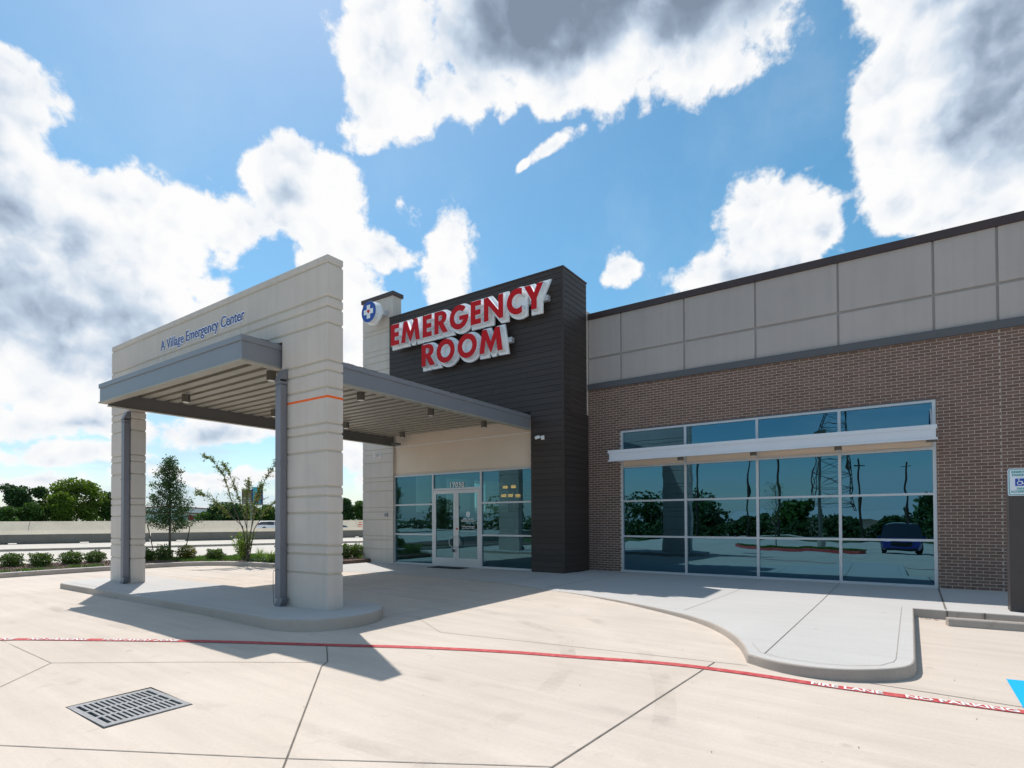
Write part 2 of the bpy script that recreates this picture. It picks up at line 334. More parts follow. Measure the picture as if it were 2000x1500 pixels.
# ------------------------------------------------------------------ mesh helpers
def link(o,parent=None):
    COL.objects.link(o)
    if parent is not None: o.parent=parent
    return o
def tag(o,label=None,cat=None,group=None,kind=None):
    if label: o['label']=label
    if cat: o['category']=cat
    if group: o['group']=group
    if kind: o['kind']=kind
    return o
def empty(name,label=None,cat=None,loc=(0,0,0),rz=0,group=None,parent=None):
    o=bpy.data.objects.new(name,None); o.location=loc; o.rotation_euler=(0,0,rz); o.empty_display_size=.2
    link(o,parent); tag(o,label,cat,group); return o
class MB:
    def __init__(s): s.v=[]; s.f=[]; s.mi=[]; s.cur=0
    def add(s,vs,fs):
        b=len(s.v); s.v+= [tuple(p) for p in vs]; s.f+=[tuple(i+b for i in f) for f in fs]; s.mi+=[s.cur]*len(fs); return s
    def box(s,x0,x1,y0,y1,z0,z1):
        return s.add([(x0,y0,z0),(x1,y0,z0),(x1,y1,z0),(x0,y1,z0),(x0,y0,z1),(x1,y0,z1),(x1,y1,z1),(x0,y1,z1)],
          [(0,3,2,1),(4,5,6,7),(0,1,5,4),(1,2,6,5),(2,3,7,6),(3,0,4,7)])
    def obox(s,c,ax,ay,az):   # oriented box: centre and three half axes
        c,ax,ay,az=map(Vector,(c,ax,ay,az)); vs=[]
        for k in (-1,1):
            for i,j in ((-1,-1),(1,-1),(1,1),(-1,1)): vs.append(c+ax*i+ay*j+az*k)
        return s.add(vs,[(0,3,2,1),(4,5,6,7),(0,1,5,4),(1,2,6,5),(2,3,7,6),(3,0,4,7)])
    def bar(s,a,b,w,h=None):
        a,b=Vector(a),Vector(b); d=b-a; up=Vector((0,0,1)) if abs(d.normalized().z)<.95 else Vector((0,1,0))
        x=d.cross(up).normalized(); y=x.cross(d).normalized()
        return s.obox((a+b)/2,x*w/2,y*(h or w)/2,d/2)
    def tube(s,pts,rad,n=8,cap=True):
        rings=[]; P=[Vector(p) for p in pts]; m=len(P); R=rad if isinstance(rad,(list,tuple)) else [rad]*m
        b=len(s.v)
        for i,p in enumerate(P):
            d=(P[min(i+1,m-1)]-P[max(i-1,0)]).normalized(); up=Vector((0,0,1)) if abs(d.z)<.9 else Vector((1,0,0))
            x=d.cross(up).normalized(); y=x.cross(d)
            for k in range(n):
                a=2*PI*k/n; s.v.append(tuple(p+x*math.cos(a)*R[i]+y*math.sin(a)*R[i]))
        for i in range(m-1):
            for k in range(n):
                s.f.append((b+i*n+k,b+i*n+(k+1)%n,b+(i+1)*n+(k+1)%n,b+(i+1)*n+k)); s.mi.append(s.cur)
        if cap:
            s.f.append(tuple(b+k for k in range(n))); s.mi.append(s.cur); s.f.append(tuple(b+(m-1)*n+k for k in reversed(range(n)))); s.mi.append(s.cur)
        return s
    def cyl(s,x,y,z0,z1,r,n=16,r2=None): return s.tube([(x,y,z0),(x,y,z1)],[r,r2 if r2 is not None else r],n)
    def mesh(s,name,mats,smooth=False):
        me=bpy.data.meshes.new(name); me.from_pydata(s.v,[],s.f); 
        for m in (mats if isinstance(mats,(list,tuple)) else [mats]): me.materials.append(MATS[m])
        if any(s.mi): me.polygons.foreach_set('material_index',s.mi)
        bm=bmesh.new(); bm.from_mesh(me); bmesh.ops.recalc_face_normals(bm,faces=bm.faces); bm.to_mesh(me); bm.free()
        if smooth: me.polygons.foreach_set('use_smooth',[True]*len(me.polygons))
        me.update(); return me
    def obj(s,name,mats,parent=None,bevel=0,smooth=False,kind=None):
        o=bpy.data.objects.new(name,s.mesh(name,mats,smooth)); link(o,parent)
        if bevel:
            b=o.modifiers.new('bevel','BEVEL'); b.width=bevel; b.segments=2; b.limit_method='ANGLE'
        if kind: o['kind']=kind
        return o
def box(name,m,parent,*a,bevel=0,kind=None):
    return MB().box(*a).obj(name,m,parent,bevel,kind=kind)
def copy_tree(o,parent=None):
    c=o.copy(); COL.objects.link(c); c.parent=parent
    for ch in list(o.children): copy_tree(ch,c)
    return c

# ------------------------------------------------------------------ lettering (built first, while the scene is small)
def curve_to_mesh(cu,name):
    o=bpy.data.objects.new('tmp',cu); COL.objects.link(o); dg=bpy.context.evaluated_depsgraph_get(); dg.update()
    me=bpy.data.meshes.new_from_object(o.evaluated_get(dg)); me.name=name; me.materials.clear()
    bpy.data.objects.remove(o); bpy.data.curves.remove(cu); return me
def poly_mesh(name,polys,extrude,offset=0.0):
    cu=bpy.data.curves.new(name,'CURVE'); cu.dimensions='2D'; cu.fill_mode='BOTH'; cu.extrude=extrude; cu.offset=offset
    for p in polys:
        s=cu.splines.new('POLY'); s.points.add(len(p)-1); s.use_cyclic_u=True
        for q,(x,y) in zip(s.points,p): q.co=(x,y,0,1)
    return curve_to_mesh(cu,name)
def text_mesh(name,body,size,extrude=0.0,offset=0.0,sx=1.0,align='LEFT',spacing=1.0):
    cu=bpy.data.curves.new(name,'FONT'); cu.body=body; cu.size=size; cu.extrude=extrude; cu.offset=offset; cu.align_x=align; cu.resolution_u=3; cu.space_character=spacing
    me=curve_to_mesh(cu,name)
    if sx!=1: me.transform(Matrix.Diagonal((sx,1,1,1)))
    return me
def place_mesh(me,m,parent,name,mw):
    me=me; me.transform(mw); me.materials.clear(); me.materials.append(MATS[m]); o=bpy.data.objects.new(name,me); link(o,parent); return o
STAND=Matrix.Rotation(PI/2,4,'X')   # lettering upright, facing -Y
def ell(cx,cy,rx,ry,a0=0,a1=360,n=28): return [(cx+rx*math.cos(math.radians(a0+(a1-a0)*i/n)),cy+ry*math.sin(math.radians(a0+(a1-a0)*i/n))) for i in range(n+1)]
def glyph(ch):
    if ch=='E': return .55,[[(0,0),(0,1),(.55,1),(.55,.77),(.26,.77),(.26,.615),(.53,.615),(.53,.39),(.26,.39),(.26,.23),(.55,.23),(.55,0)]]
    if ch=='M': return 1.2,[[(0,0),(.15,1),(.38,1),(.60,.48),(.82,1),(1.05,1),(1.2,0),(.93,0),(.86,.52),(.63,0),(.57,0),(.34,.52),(.27,0)]]
    if ch=='R': return .81,[[(0,0),(0,1),(.34,1)]+ell(.38,.70,.34,.30,90,-62,16)+[(.81,0),(.50,0),(.26,.40),(.26,0)],[(.26,.58),(.34,.58)]+ell(.35,.69,.11,.11,-90,90,8)+[(.34,.80),(.26,.80)]]
    if ch=='G': return 1.07,[ell(.53,.5,.53,.53,44,365,30)+[(.54,.56),(.54,.36),(.765,.36)]+ell(.53,.5,.27,.28,-30,-316,24)]
    if ch=='N': return .99,[[(0,0),(0,1),(.22,1),(.74,.38),(.74,1),(.99,1),(.99,0),(.78,0),(.25,.62),(.25,0)]]
    if ch=='C': return .74,[ell(.53,.5,.53,.53,66,294,24)+ell(.53,.5,.27,.28,321,39,20)]
    if ch=='Y': return .91,[[(.33,0),(.33,.42),(0,1),(.30,1),(.465,.68),(.62,1),(.91,1),(.60,.42),(.60,0)]]
    if ch=='O': return 1.06,[ell(.53,.5,.53,.53,0,348,29),ell(.53,.5,.27,.28,0,348,29)]
LET=[]   # letter, x, z
for ch,x in zip('EMERGENCY',(-14.03,-13.54,-12.56,-12.05,-11.41,-10.57,-10.067,-9.232,-8.634)): LET.append((ch,x,7.53,{'E':.40,'M':.865,'R':.585,'G':.77,'N':.712,'C':.53,'Y':.655}[ch]))
for ch,x in zip('ROOM',(-12.61,-11.96,-11.09,-10.243)): LET.append((ch,x,6.59,{'R':.60,'O':.762,'M':.87}[ch]))
pre=[]
for ch,x,z,w in LET:
    gw,polys=glyph(ch); sx=w/gw; hgt=.715
    P=[[(px*sx,py*hgt) for px,py in p] for p in polys]
    BP=P
    if ch in 'OR': BP=P[:1]
    if ch=='E': BP=[[(0,0),(0,hgt),(w,hgt),(w,0)]]
    if ch in 'CG': BP=[ [(px*sx,py*hgt) for px,py in ell(.53,.5,.53,.53,66 if ch=='C' else 44,294 if ch=='C' else 365,28)] ]
    pre.append((ch,x,z,poly_mesh('letter_return',P,.075),poly_mesh('letter_face',P,.006,-.008),poly_mesh('letter_backer',BP,.03,.085)))
T={}
T['village_b']=text_mesh('a','A Village Emergency Center',.30,.003,.019,.80)
T['village_f']=text_mesh('b','A Village Emergency Center',.30,.002,.0015,.80)
T['num']=text_mesh('c','17030',.235,.003,.003,1.0,'LEFT',1.08)
T['d1']=text_mesh('d','JERSEY VILLAGE\nEMERGENCY ROOM',.066,.001,.001,.95,'CENTER')
T['d2']=text_mesh('e','17030 Northwest Freeway\nJersey Village, TX 77040',.055,.001,.0005,.92,'CENTER')
T['d3']=text_mesh('e','o',.2,.001,0,1,'CENTER')
T['s1']=text_mesh('f','RESERVED\nPARKING',.050,.001,.0016,.95,'CENTER')
T['s2']=text_mesh('g','VAN\nACCESSIBLE',.048,.001,.0016,.92,'CENTER')
for k,b in (('fire','FIRE LANE'),('park','NO PARKING'),('tow','TOW-AWAY ZONE')): T[k]=text_mesh(k,b,.155,0,.004,1.0)
T['fire2']=text_mesh('fire2','FIRE LANE',.155,0,.004,1.0); T['park2']=text_mesh('p2','NO PARKING',.155,0,.004,1.0)

# ================================================================== GROUND
def grid(name,m,xs,ys,zf,skip=None,parent=None):
    mb=MB(); 
    for y in ys:
        for x in xs: mb.v.append((x,y,zf(x,y)))
    n=len(xs)
    for j in range(len(ys)-1):
        for i in range(n-1):
            if skip and skip((xs[i]+xs[i+1])/2,(ys[j]+ys[j+1])/2): continue
            mb.f.append((j*n+i,j*n+i+1,(j+1)*n+i+1,(j+1)*n+i)); mb.mi.append(0)
    return mb.obj(name,m,parent)
ground=tag(grid('ground','turf',[-3500,-400,-90,-40,-25,-9.5,3,60,400,3500],[-3500,-300,-14,-2,10.5,40,300,3500],lambda x,y:pav(x,y)-.10),kind='structure')
GX0,GX1,GY0,GY1=-6.08,-5.24,1.82,2.51
pavement=tag(grid('pavement','lot_concrete',[-21.5,-9.5,GX0,GX1,3,45],[-60,-14,-2,GY0,GY1,10.5,15.0],pav,lambda x,y:GX0<x<GX1 and GY0<y<GY1),kind='structure')
def strip(pts,w,zf,name,m,parent,lift=.004,kind=None):
    mb=MB(); P=[Vector((x,y,0)) for x,y in pts]
    Q=[P[0]]
    for a,b in zip(P,P[1:]):
        n=max(1,int((b-a).length/.5))
        for i in range(1,n+1): Q.append(a.lerp(b,i/n))
    for i,p in enumerate(Q):
        d=(Q[min(i+1,len(Q)-1)]-Q[max(i-1,0)]).normalized(); nr=Vector((-d.y,d.x,0))
        for s in (-1,1):
            q=p+nr*w/2*s; mb.v.append((q.x,q.y,zf(q.x,q.y)+lift))
    for i in range(len(Q)-1): mb.f.append((2*i,2*i+1,2*i+3,2*i+2)); mb.mi.append(0)
    return mb.obj(name,m,parent,kind=kind)
JP=[([(-12.4,.55),(-9.83,1.55),(-7.904,2.235),(-5.438,4.099),(-3.0,4.9)][1:3],.012,'joint_light')]
def joint(pts,w=.016,m='joint_dark',l=.003): strip(pts,w,pav,'expansion_joint',m,pavement,l)
joint([(-9.83,2.23),(-7.904,2.235)],.010,'joint_light'); joint([(-7.904,2.235),(-7.254,1.651),(-6.2,.70),(-5.0,-.4)],.012,'joint_light')
joint([(-7.904,2.235),(-6.6,3.24),(-5.44,4.07)],.010,'joint_light',.0036)
joint([(-6.071,4.561),(-5.438,4.099),(-5.336,3.94),(-3.582,2.356),(-2.2,1.1),(-1,0)],.014,'joint_dark',.0042)
joint([(-5.422,1.295),(-3.582,2.356),(-1.983,3.348)],.012,'joint_light',.0036)
joint([(-9.0,-.8),(-5.422,1.295)],.012,'joint_light')
joint([(-1.794,6.749),(-1.983,3.348),(-2.05,1.9),(-2.1,0),(-2.2,-12)],.015,'joint_dark',.0042)
joint([(-6.964,6.327),(-6.568,6.679),(-5.444,6.034),(-4.345,6.262),(-1.447,6.844)],.010,'joint_light')
joint([(-.257,6.894),(.927,6.884),(4,7.2),(16,8.5)],.012,'joint_dark',.0036)
joint([(-6.97,6.33),(-6.5,11),],.010,'joint_light',.0036); joint([(-13,6.9),(-13,10.6)],.010,'joint_light')
joint([(-20.3,8.6),(-8,8.6)],.010,'joint_light',.0028); joint([(-17.4,3.0),(-15.3,3.3),(-9.83,2.23)],.010,'joint_light',.0028)
joint([(3.6,7.1),(3.6,11.8)],.012,'joint_light',.0028); joint([(-2.2,-6),(8,-6.4)],.012,'joint_light',.0028); joint([(-16,-2),(-2.1,-2.4)],.012,'joint_light',.0028)
# --- fire lane line
PATH=[(-16,-2.1),(-12,.75),(-9.85,2.236),(-8.70,3.02),(-7.56,3.78),(-6.095,4.595),(-5.2,5.14),(-4.0,5.72),(-3.187,5.998),(-2.25,6.375),(-1.39,6.50),(-.687,6.519),(.01,6.59),(.56,6.665),(.903,6.71),(2.4,6.95),(4.5,7.5),(8,8.6)]
# smooth the path
def smooth(P,n=3):
    for _ in range(n):
        Q=[P[0]]
        for a,b in zip(P,P[1:]): Q+=[(a[0]*.75+b[0]*.25,a[1]*.75+b[1]*.25),(a[0]*.25+b[0]*.75,a[1]*.25+b[1]*.75)]
        P=Q+[P[-1]]
    return P
PS=smooth(PATH,2)
line=tag(strip(PS,.120,pav,'fire_lane_line','paint_red',None,.007),'faded red fire lane stripe painted in a long curve across the concrete lot','painted line')
S=[0]
for a,b in zip(PS,PS[1:]): S.append(S[-1]+math.hypot(b[0]-a[0],b[1]-a[1]))
def at_s(s):
    for i in range(len(S)-1):
        if S[i+1]>=s: break
    t=(s-S[i])/(S[i+1]-S[i]); a,b=PS[i],PS[i+1]; d=Vector((b[0]-a[0],b[1]-a[1])).normalized()
    return Vector((a[0]+(b[0]-a[0])*t,a[1]+(b[1]-a[1])*t)),d
def s_of_x(x):
    for i in range(len(PS)-1):
        if PS[i+1][0]>=x: return S[i]+(x-PS[i][0])/(PS[i+1][0]-PS[i][0])*(S[i+1]-S[i])
def lane_text(key,xa,xb):
    me=T[key]; n=len(me.vertices); co=np.zeros(n*3); me.vertices.foreach_get('co',co); co=co.reshape(n,3)
    x0,x1=co[:,0].min(),co[:,0].max(); y0,y1=co[:,1].min(),co[:,1].max(); sa,sb=s_of_x(xa),s_of_x(xb)
    for i in range(n):
        s=sa+(co[i,0]-x0)/(x1-x0)*(sb-sa); p,d=at_s(s); off=((co[i,1]-y0)/(y1-y0)-.5)*.092
        q=p+Vector((-d.y,d.x))*off; co[i]=(q.x,q.y,pav(q.x,q.y)+.011)
    me.vertices.foreach_set('co',co.ravel()); me.materials.append(MATS['paint_white']); me.update()
    o=bpy.data.objects.new('lettering',me); link(o,line); o['label']='white stencilled words '+{'f':'FIRE LANE','p':'NO PARKING','t':'TOW-AWAY ZONE'}[key[0]]
lane_text('fire',-.76,-.14); lane_text('park',.04,.87); lane_text('tow',-8.72,-7.86); lane_text('park2',-9.52,-8.88); lane_text('fire2',-10.25,-9.68)
bl=MB(); 
for x,y in ((.93,7.93),(3.4,8.5),(3.4,6.9),(.918,6.86)): bl.v.append((x,y,pav(x,y)+.006))
bl.f.append((0,1,2,3)); bl.mi.append(0)
tag(bl.obj('accessible_bay_marking','paint_blue'),'bright blue painted patch on the lot at the right edge beside the red stripe','painted marking')

tm=bpy.data.materials.new('tyre_mark'); tm.use_nodes=True; t=tm.node_tree; P=t.nodes['Principled BSDF']; P.inputs['Base Color'].default_value=(.16,.14,.12,1); P.inputs['Roughness'].default_value=.9
tr=t.nodes.new('ShaderNodeBsdfTransparent'); ms=t.nodes.new('ShaderNodeMixShader'); nz=t.nodes.new('ShaderNodeTexNoise'); g_=t.nodes.new('ShaderNodeNewGeometry'); t.links.new(g_.outputs['Position'],nz.inputs['Vector']); nz.inputs['Scale'].default_value=1.3; nz.inputs['Detail'].default_value=7; nz.inputs['Roughness'].default_value=.7
mr=t.nodes.new('ShaderNodeMapRange'); t.links.new(nz.outputs['Fac'],mr.inputs[0]); mr.inputs[1].default_value=.46; mr.inputs[2].default_value=.75; mr.inputs[4].default_value=.17
t.links.new(mr.outputs[0],ms.inputs[0]); t.links.new(tr.outputs[0],ms.inputs[1]); t.links.new(P.outputs[0],ms.inputs[2]); t.links.new(ms.outputs[0],t.nodes['Material Output'].inputs[0]); MATS['tyre_mark']=tm
for k,(pts,w) in enumerate((([(-19,7.4),(-13,7.9),(-8,8.1),(-5,7.6),(-3.2,6.2),(-2.6,3.5),(-2.7,-4)],.19),([(-19,9.1),(-13,9.5),(-7.5,9.6),(-4.6,8.8),(-2.2,6.4),(-1.2,3.2),(-1.1,-4)],.19),([(-15,2.2),(-9,1.6),(-4,2.9),(3,3.2)],.2),([(-15,3.8),(-9.4,3.3),(-4,4.5),(3,4.9)],.17),([(-12,-1),(-7.6,.8),(-4.6,.6),(-1,1.6),(3,1.8)],.2))):
    strip(smooth(pts,3),w,pav,'tyre_mark','tyre_mark',pavement,.0052+.0004*k)
# --- storm drain grate
gr=empty('drain_grate','grey iron storm drain grate of three rows of slots set in the lot','grate',(0,0,0))
gz=pav(-5.66,2.16)
MB().box(GX0,GX1,GY0,GY1,gz-.35,gz-.34).obj('pit_floor','pit',gr)
MB().box(GX0-.01,GX0,GY0,GY1,gz-.35,gz-.02).box(GX1,GX1+.01,GY0,GY1,gz-.35,gz-.02).box(GX0,GX1,GY0-.01,GY0,gz-.35,gz-.02).box(GX0,GX1,GY1,GY1+.01,gz-.35,gz-.02).obj('pit_wall','pit',gr)
fx0,fx1,fy0,fy1=GX0+.008,GX1-.008,GY0+.008,GY1-.008; zt=gz+.004
def gbox(n,a,b,c,d): box(n,'cast_iron',gr,a,b,c,d,zt-.03,zt)
gbox('grate_frame',fx0,fx1,fy0,fy0+.045); gbox('grate_frame',fx0,fx1,fy1-.045,fy1); gbox('grate_frame',fx0,fx0+.065,fy0+.045,fy1-.045); gbox('grate_frame',fx1-.065,fx1,fy0+.045,fy1-.045)
ix0,ix1=fx0+.065,fx1-.065; iw=(ix1-ix0)
for k in (1,2): gbox('cross_rib',ix0+iw*k/3-.016,ix0+iw*k/3+.016,fy0+.045,fy1-.045)
ny=14; iy0,iy1=fy0+.045,fy1-.045; pit=(iy1-iy0)/ny
for r in range(3):
    xa=ix0+iw*r/3+(.016 if r else 0); xb=ix0+iw*(r+1)/3-(.016 if r<2 else 0)
    for k in range(1,ny): gbox('grate_bar',xa,xb,iy0+pit*k-.010,iy0+pit*k+.010)
# --- slabs with kerbs
def slab(outline,ztop,zbot,name,mtop,mside,cuts_x=(),cuts_y=(),parent=None,lip=.022,skip_side=None,label=None):
    bm=bmesh.new(); vs=[bm.verts.new((x,y,0)) for x,y in outline]; bm.faces.new(vs); bm.normal_update()
    if bm.faces[:][0].normal.z<0: bmesh.ops.reverse_faces(bm,faces=bm.faces[:])
    for x in cuts_x: bmesh.ops.bisect_plane(bm,geom=bm.verts[:]+bm.edges[:]+bm.faces[:],plane_co=(x,0,0),plane_no=(1,0,0))
    for y in cuts_y: bmesh.ops.bisect_plane(bm,geom=bm.verts[:]+bm.edges[:]+bm.faces[:],plane_co=(0,y,0),plane_no=(0,1,0))
    bmesh.ops.triangulate(bm,faces=bm.faces[:])
    for v in bm.verts: v.co.z=ztop(v.co.x,v.co.y)
    me=bpy.data.meshes.new(name); bm.to_mesh(me); bm.free(); me.materials.append(MATS[mtop]); top=bpy.data.objects.new(name,me); link(top,parent)
    n=len(outline); area=sum(outline[i][0]*outline[(i+1)%n][1]-outline[(i+1)%n][0]*outline[i][1] for i in range(n)); sg=1 if area>0 else -1
    Pn=[]; 
    for i in range(n):
        a=Vector(outline[i-1]); b=Vector(outline[i]); c=Vector(outline[(i+1)%n])
        d1=(b-a).normalized(); d2=(c-b).normalized(); nn_=(Vector((d1.y,-d1.x))+Vector((d2.y,-d2.x)))*sg
        Pn.append(nn_.normalized() if nn_.length>1e-6 else Vector((0,0)))
    mb=MB()
    for i in range(n):
        x,y=outline[i]; nx,ny=Pn[i]; z=ztop(x,y)
        for o_,dz in ((0,0),(lip*.45,-lip*.12),(lip*.85,-lip*.5),(lip,-lip)): mb.v.append((x+nx*o_,y+ny*o_,z+dz))
        mb.v.append((x+nx*(lip+.012),y+ny*(lip+.012),min(zbot(x,y),z-lip-.005)))
    for i in range(n):
        j=(i+1)%n
        if skip_side and skip_side(i): continue
        for k in range(4): mb.f.append((5*i+k,5*j+k,5*j+k+1,5*i+k+1)); mb.mi.append(0)
    o=mb.obj('curb_face',mside,top,smooth=True)
    o['label']='rounded concrete kerb edge'
    return top
def densify(P,closed=True,st=.5):
    Q=[]
    for i in range(len(P) if closed else len(P)-1):
        a=P[i]; b=P[(i+1)%len(P)]; n=max(1,int(math.hypot(b[0]-a[0],b[1]-a[1])/st))
        for k in range(n): Q.append((a[0]+(b[0]-a[0])*k/n,a[1]+(b[1]-a[1])*k/n))
    return Q
curve1=smooth([(-6.512,10.62),(-5.601,10.50),(-4.452,10.074),(-3.685,9.68),(-3.019,9.30),(-2.571,8.953),(-2.179,8.518),(-1.86,8.023),(-1.62,7.511),(-1.455,6.985)],2)
curve2=smooth([(-1.455,6.985),(-1.153,6.800),(-.807,6.755),(-.491,6.831),(-.192,7.03),(.02,7.263),(.100,7.458),(.122,7.701)],2)
WALK=[(-16.3,10.15),(-15.3,10.35),(-14,10.6),(-12.5,10.78),(-11,10.85),(-9,10.85),(-7.518,10.80)]+curve1+curve2+[(.184,11.843),(.645,11.844),(1.127,11.86),(3,11.86),(12,11.86),(22,11.86),(22,15.04),(-7.5,15.04),(-7.5,14.05),(-15.6,14.05),(-15.6,12.6)]
WALK=densify(WALK,True,.8)
walk=tag(slab(WALK,walkz,lambda x,y:pav(x,y)-.05,'sidewalk','walk_concrete','curb_concrete',[-12,-9.5,-8.6,-7.5,-7,-6.5,-5,-3,3,8],[10.2,10.5,11.4,12,13]),kind='structure')
def wj(pts,w=.012,m='joint_dark',l=.003): strip(pts,w,walkz,'scored_joint',m,walk,l)
wj([(-1.129,14.97),(-1.307,7.10)]); wj([(-2.80,14.97),(-2.863,12.453),(-3.041,9.56)],.009,'joint_light'); wj([(-7.62,13.45),(-7.688,10.95)],.012); wj([(-6.36,14.97),(-6.42,14.197),(-6.598,10.80)],.012)
wj([(.69,14.97),(.645,11.93)],.030,'joint_dark'); wj([(.034,11.9),(-.038,7.614),(-.061,7.443),(-.174,7.20),(-.42,7.02),(-.73,6.93),(-1.1,6.97),(-1.36,7.12),(-1.55,7.6)],.007,'joint_light',.0042)
wj([(-16.2,10.9),(-14.5,11.0),(-11,11.02),(-7.69,11.0)],.009,'joint_light',.0042); wj([(-14.4,13.4),(-14.4,10.7)],.010,'joint_light'); wj([(-12.6,13.4),(-12.6,10.9)],.010,'joint_light',.0036); wj([(-10.6,13.4),(-10.6,10.95)],.010,'joint_light')
wj([(3.0,14.97),(3.0,11.9)],.012); wj([(5.4,14.97),(5.4,11.9)],.012)
# kerb joints (dark vertical gaps in the kerb face by the parking bay)
for x,y in ((.655,11.82),(1.14,11.82)):
    MB().box(x-.010,x+.010,y-.008,y+.03,pav(x,y)+.002,walkz(x,y+.05)-.004).obj('kerb_gap','joint_dark',walk)
# --- canopy island
def rr(x0,x1,y0,y1,ra,rb):
    P=[]
    cy=(y0+y1)/2
    P+=[(x0+ra,y0)]+[(x1-rb,y0)]+ell(x1-rb,y0+rb,rb,rb,-90,0,10)[1:]+ell(x1-rb,y1-rb,rb,rb,0,90,10)+[(x0+ra,y1)]
    P+=ell(x0+ra,y1-ra,ra,ra,90,180,6)[1:]+ell(x0+ra,y0+ra,ra,ra,180,270,6)[:-1]
    return P
ISLAND=densify(rr(-16.45,-6.70,4.70,6.58,.55,.93),True,.8)
island=tag(slab(ISLAND,lambda x,y:ISL,lambda x,y:pav(x,y)-.05,'canopy_island','walk_concrete','curb_concrete',[-12,-9],[]),kind='structure')
strip([(-7.55,4.86),(-16,4.86)],.007,lambda x,y:ISL,'scored_joint','joint_light',island,.003)
strip([(-11.5,4.72),(-11.5,6.56)],.008,lambda x,y:ISL,'scored_joint','joint_light',island,.0036)

# ================================================================== BUILDING
B=empty('medical_building','low medical building of brown brick, grey stucco and a dark plank clad entry block','building')
def part(name): return empty(name,parent=B)
WX0,WX1,WZ0,WZ1=-6.56,.69,.15,4.20
# masses behind the facades
MB().box(-7.55,24,15.9,38,.1,7.25).obj('main_block','stucco',B)
MB().box(-15.7,-7.55,21.6,34,.1,8.2).box(-15.7,-7.6,13.95,21.6,4.62,7.9).box(-15.7,-14.42,13.95,14.7,.1,4.62).box(-15.7,-14.42,14.7,20.5,.1,1.95).box(-15.7,-14.42,14.7,20.5,3.3,4.62).box(-15.7,-14.42,20.5,21.6,.1,4.62).box(-15.7,-14.42,16.0,16.35,1.95,3.3).box(-15.7,-14.42,17.8,18.1,1.95,3.3).box(-8.75,-7.62,15.02,21.6,.1,4.62).obj('entry_block','stucco',B)
# --- brick wall
bw=MB(); x1=9.0
bw.box(-7.60,WX0,15.005,15.5,.1,5.50).box(WX1,x1,15.005,15.5,.1,5.50).box(WX0,WX1,15.005,15.5,WZ1,5.50).box(x1,24,15.005,15.5,.1,5.5).obj('brick_wall','mortar',B)
wall_o=B.children[-1] if False else [o for o in B.children if o.name.startswith('brick_wall')][0]
BL,BH,JT=.203,.0677,.0115
bricks=[]
nc=int((5.50-FL)/BH)
for c in range(nc):
    z=FL+c*BH; off=(c%2)*BL/2
    x=-7.60-BL+off
    while x<x1:
        a,b=x+JT/2,x+BL-JT/2; x+=BL
        segs=[(max(a,-7.60),min(b,x1))]
        zz0,zz1=z+JT/2,z+BH-JT/2
        if zz1>WZ0 and zz0<WZ1-.01:
            ns=[]
            for p,q in segs:
                if q<=WX0 or p>=WX1: ns.append((p,q))
                else:
                    if p<WX0: ns.append((p,WX0-.003))
                    if q>WX1: ns.append((WX1+.003,q))
            segs=ns
        # control joint
        ns=[]
        for p,q in segs:
            if p<1.757<q: ns+=[(p,1.752),(1.762,q)]
            else: ns.append((p,q))
        for p,q in ns:
            if q-p>.02: bricks.append((p,q,zz0,min(zz1,5.495)))
def score(b):
    x=(b[0]+b[1])/2; z=(b[2]+b[3])/2
    inview= x<2.10 and z<5.5
    area=(b[1]-b[0])
    return (0 if inview else 1, ((x)**2+15**2+(z-1.6)**2)**.5 - area*1.5 - x*1.5)
bricks.sort(key=score)
shared={}
for p,q,z0,z1 in bricks[:300]:
    key=(round(q-p,3),round(z1-z0,3))
    if key not in shared:
        w,h=key; m_=MB(); m_.v=[(0,0,0),(w,0,0),(w,0,h),(0,0,h),(0,.03,0),(w,.03,0),(w,.03,h),(0,.03,h)]
        m_.f=[(0,1,2,3),(0,4,5,1),(1,5,6,2),(2,6,7,3),(3,7,4,0)]; m_.mi=[0]*5; shared[key]=m_.mesh('brick','brick')
    o=bpy.data.objects.new('brick',shared[key]); o.location=(p,15.0+random.uniform(-.0015,.0015),z0); link(o,wall_o)
rest=MB()
for p,q,z0,z1 in bricks[300:]:
    y=15.0+random.uniform(-.0015,.0015)
    rest.add([(p,y,z0),(q,y,z0),(q,y,z1),(p,y,z1),(p,15.03,z0),(q,15.03,z0),(q,15.03,z1),(p,15.03,z1)],[(0,1,2,3),(0,4,5,1),(1,5,6,2),(2,6,7,3),(3,7,4,0)])
o=rest.obj('brickwork','brick_field',wall_o,kind='stuff')
# weep holes
for x in (.86,1.27,-6.9,3.1): box('weep_hole','black',wall_o,x-.006,x+.006,14.994,15.02,FL+.004,FL+.06)
for x in (-5.9,-4.55,-3.7,-2.4,-1.3,-.1,.35): box('weep_hole','black',wall_o,x-.005,x+.005,14.994,15.02,4.245,4.30)
# control joint + steel lintel
box('control_joint','joint_light',wall_o,1.7525,1.7615,15.002,15.02,FL,5.5)
box('lintel','band_dark',wall_o,WX0-.09,WX1+.09,15.0,15.05,WZ1,WZ1+.03)
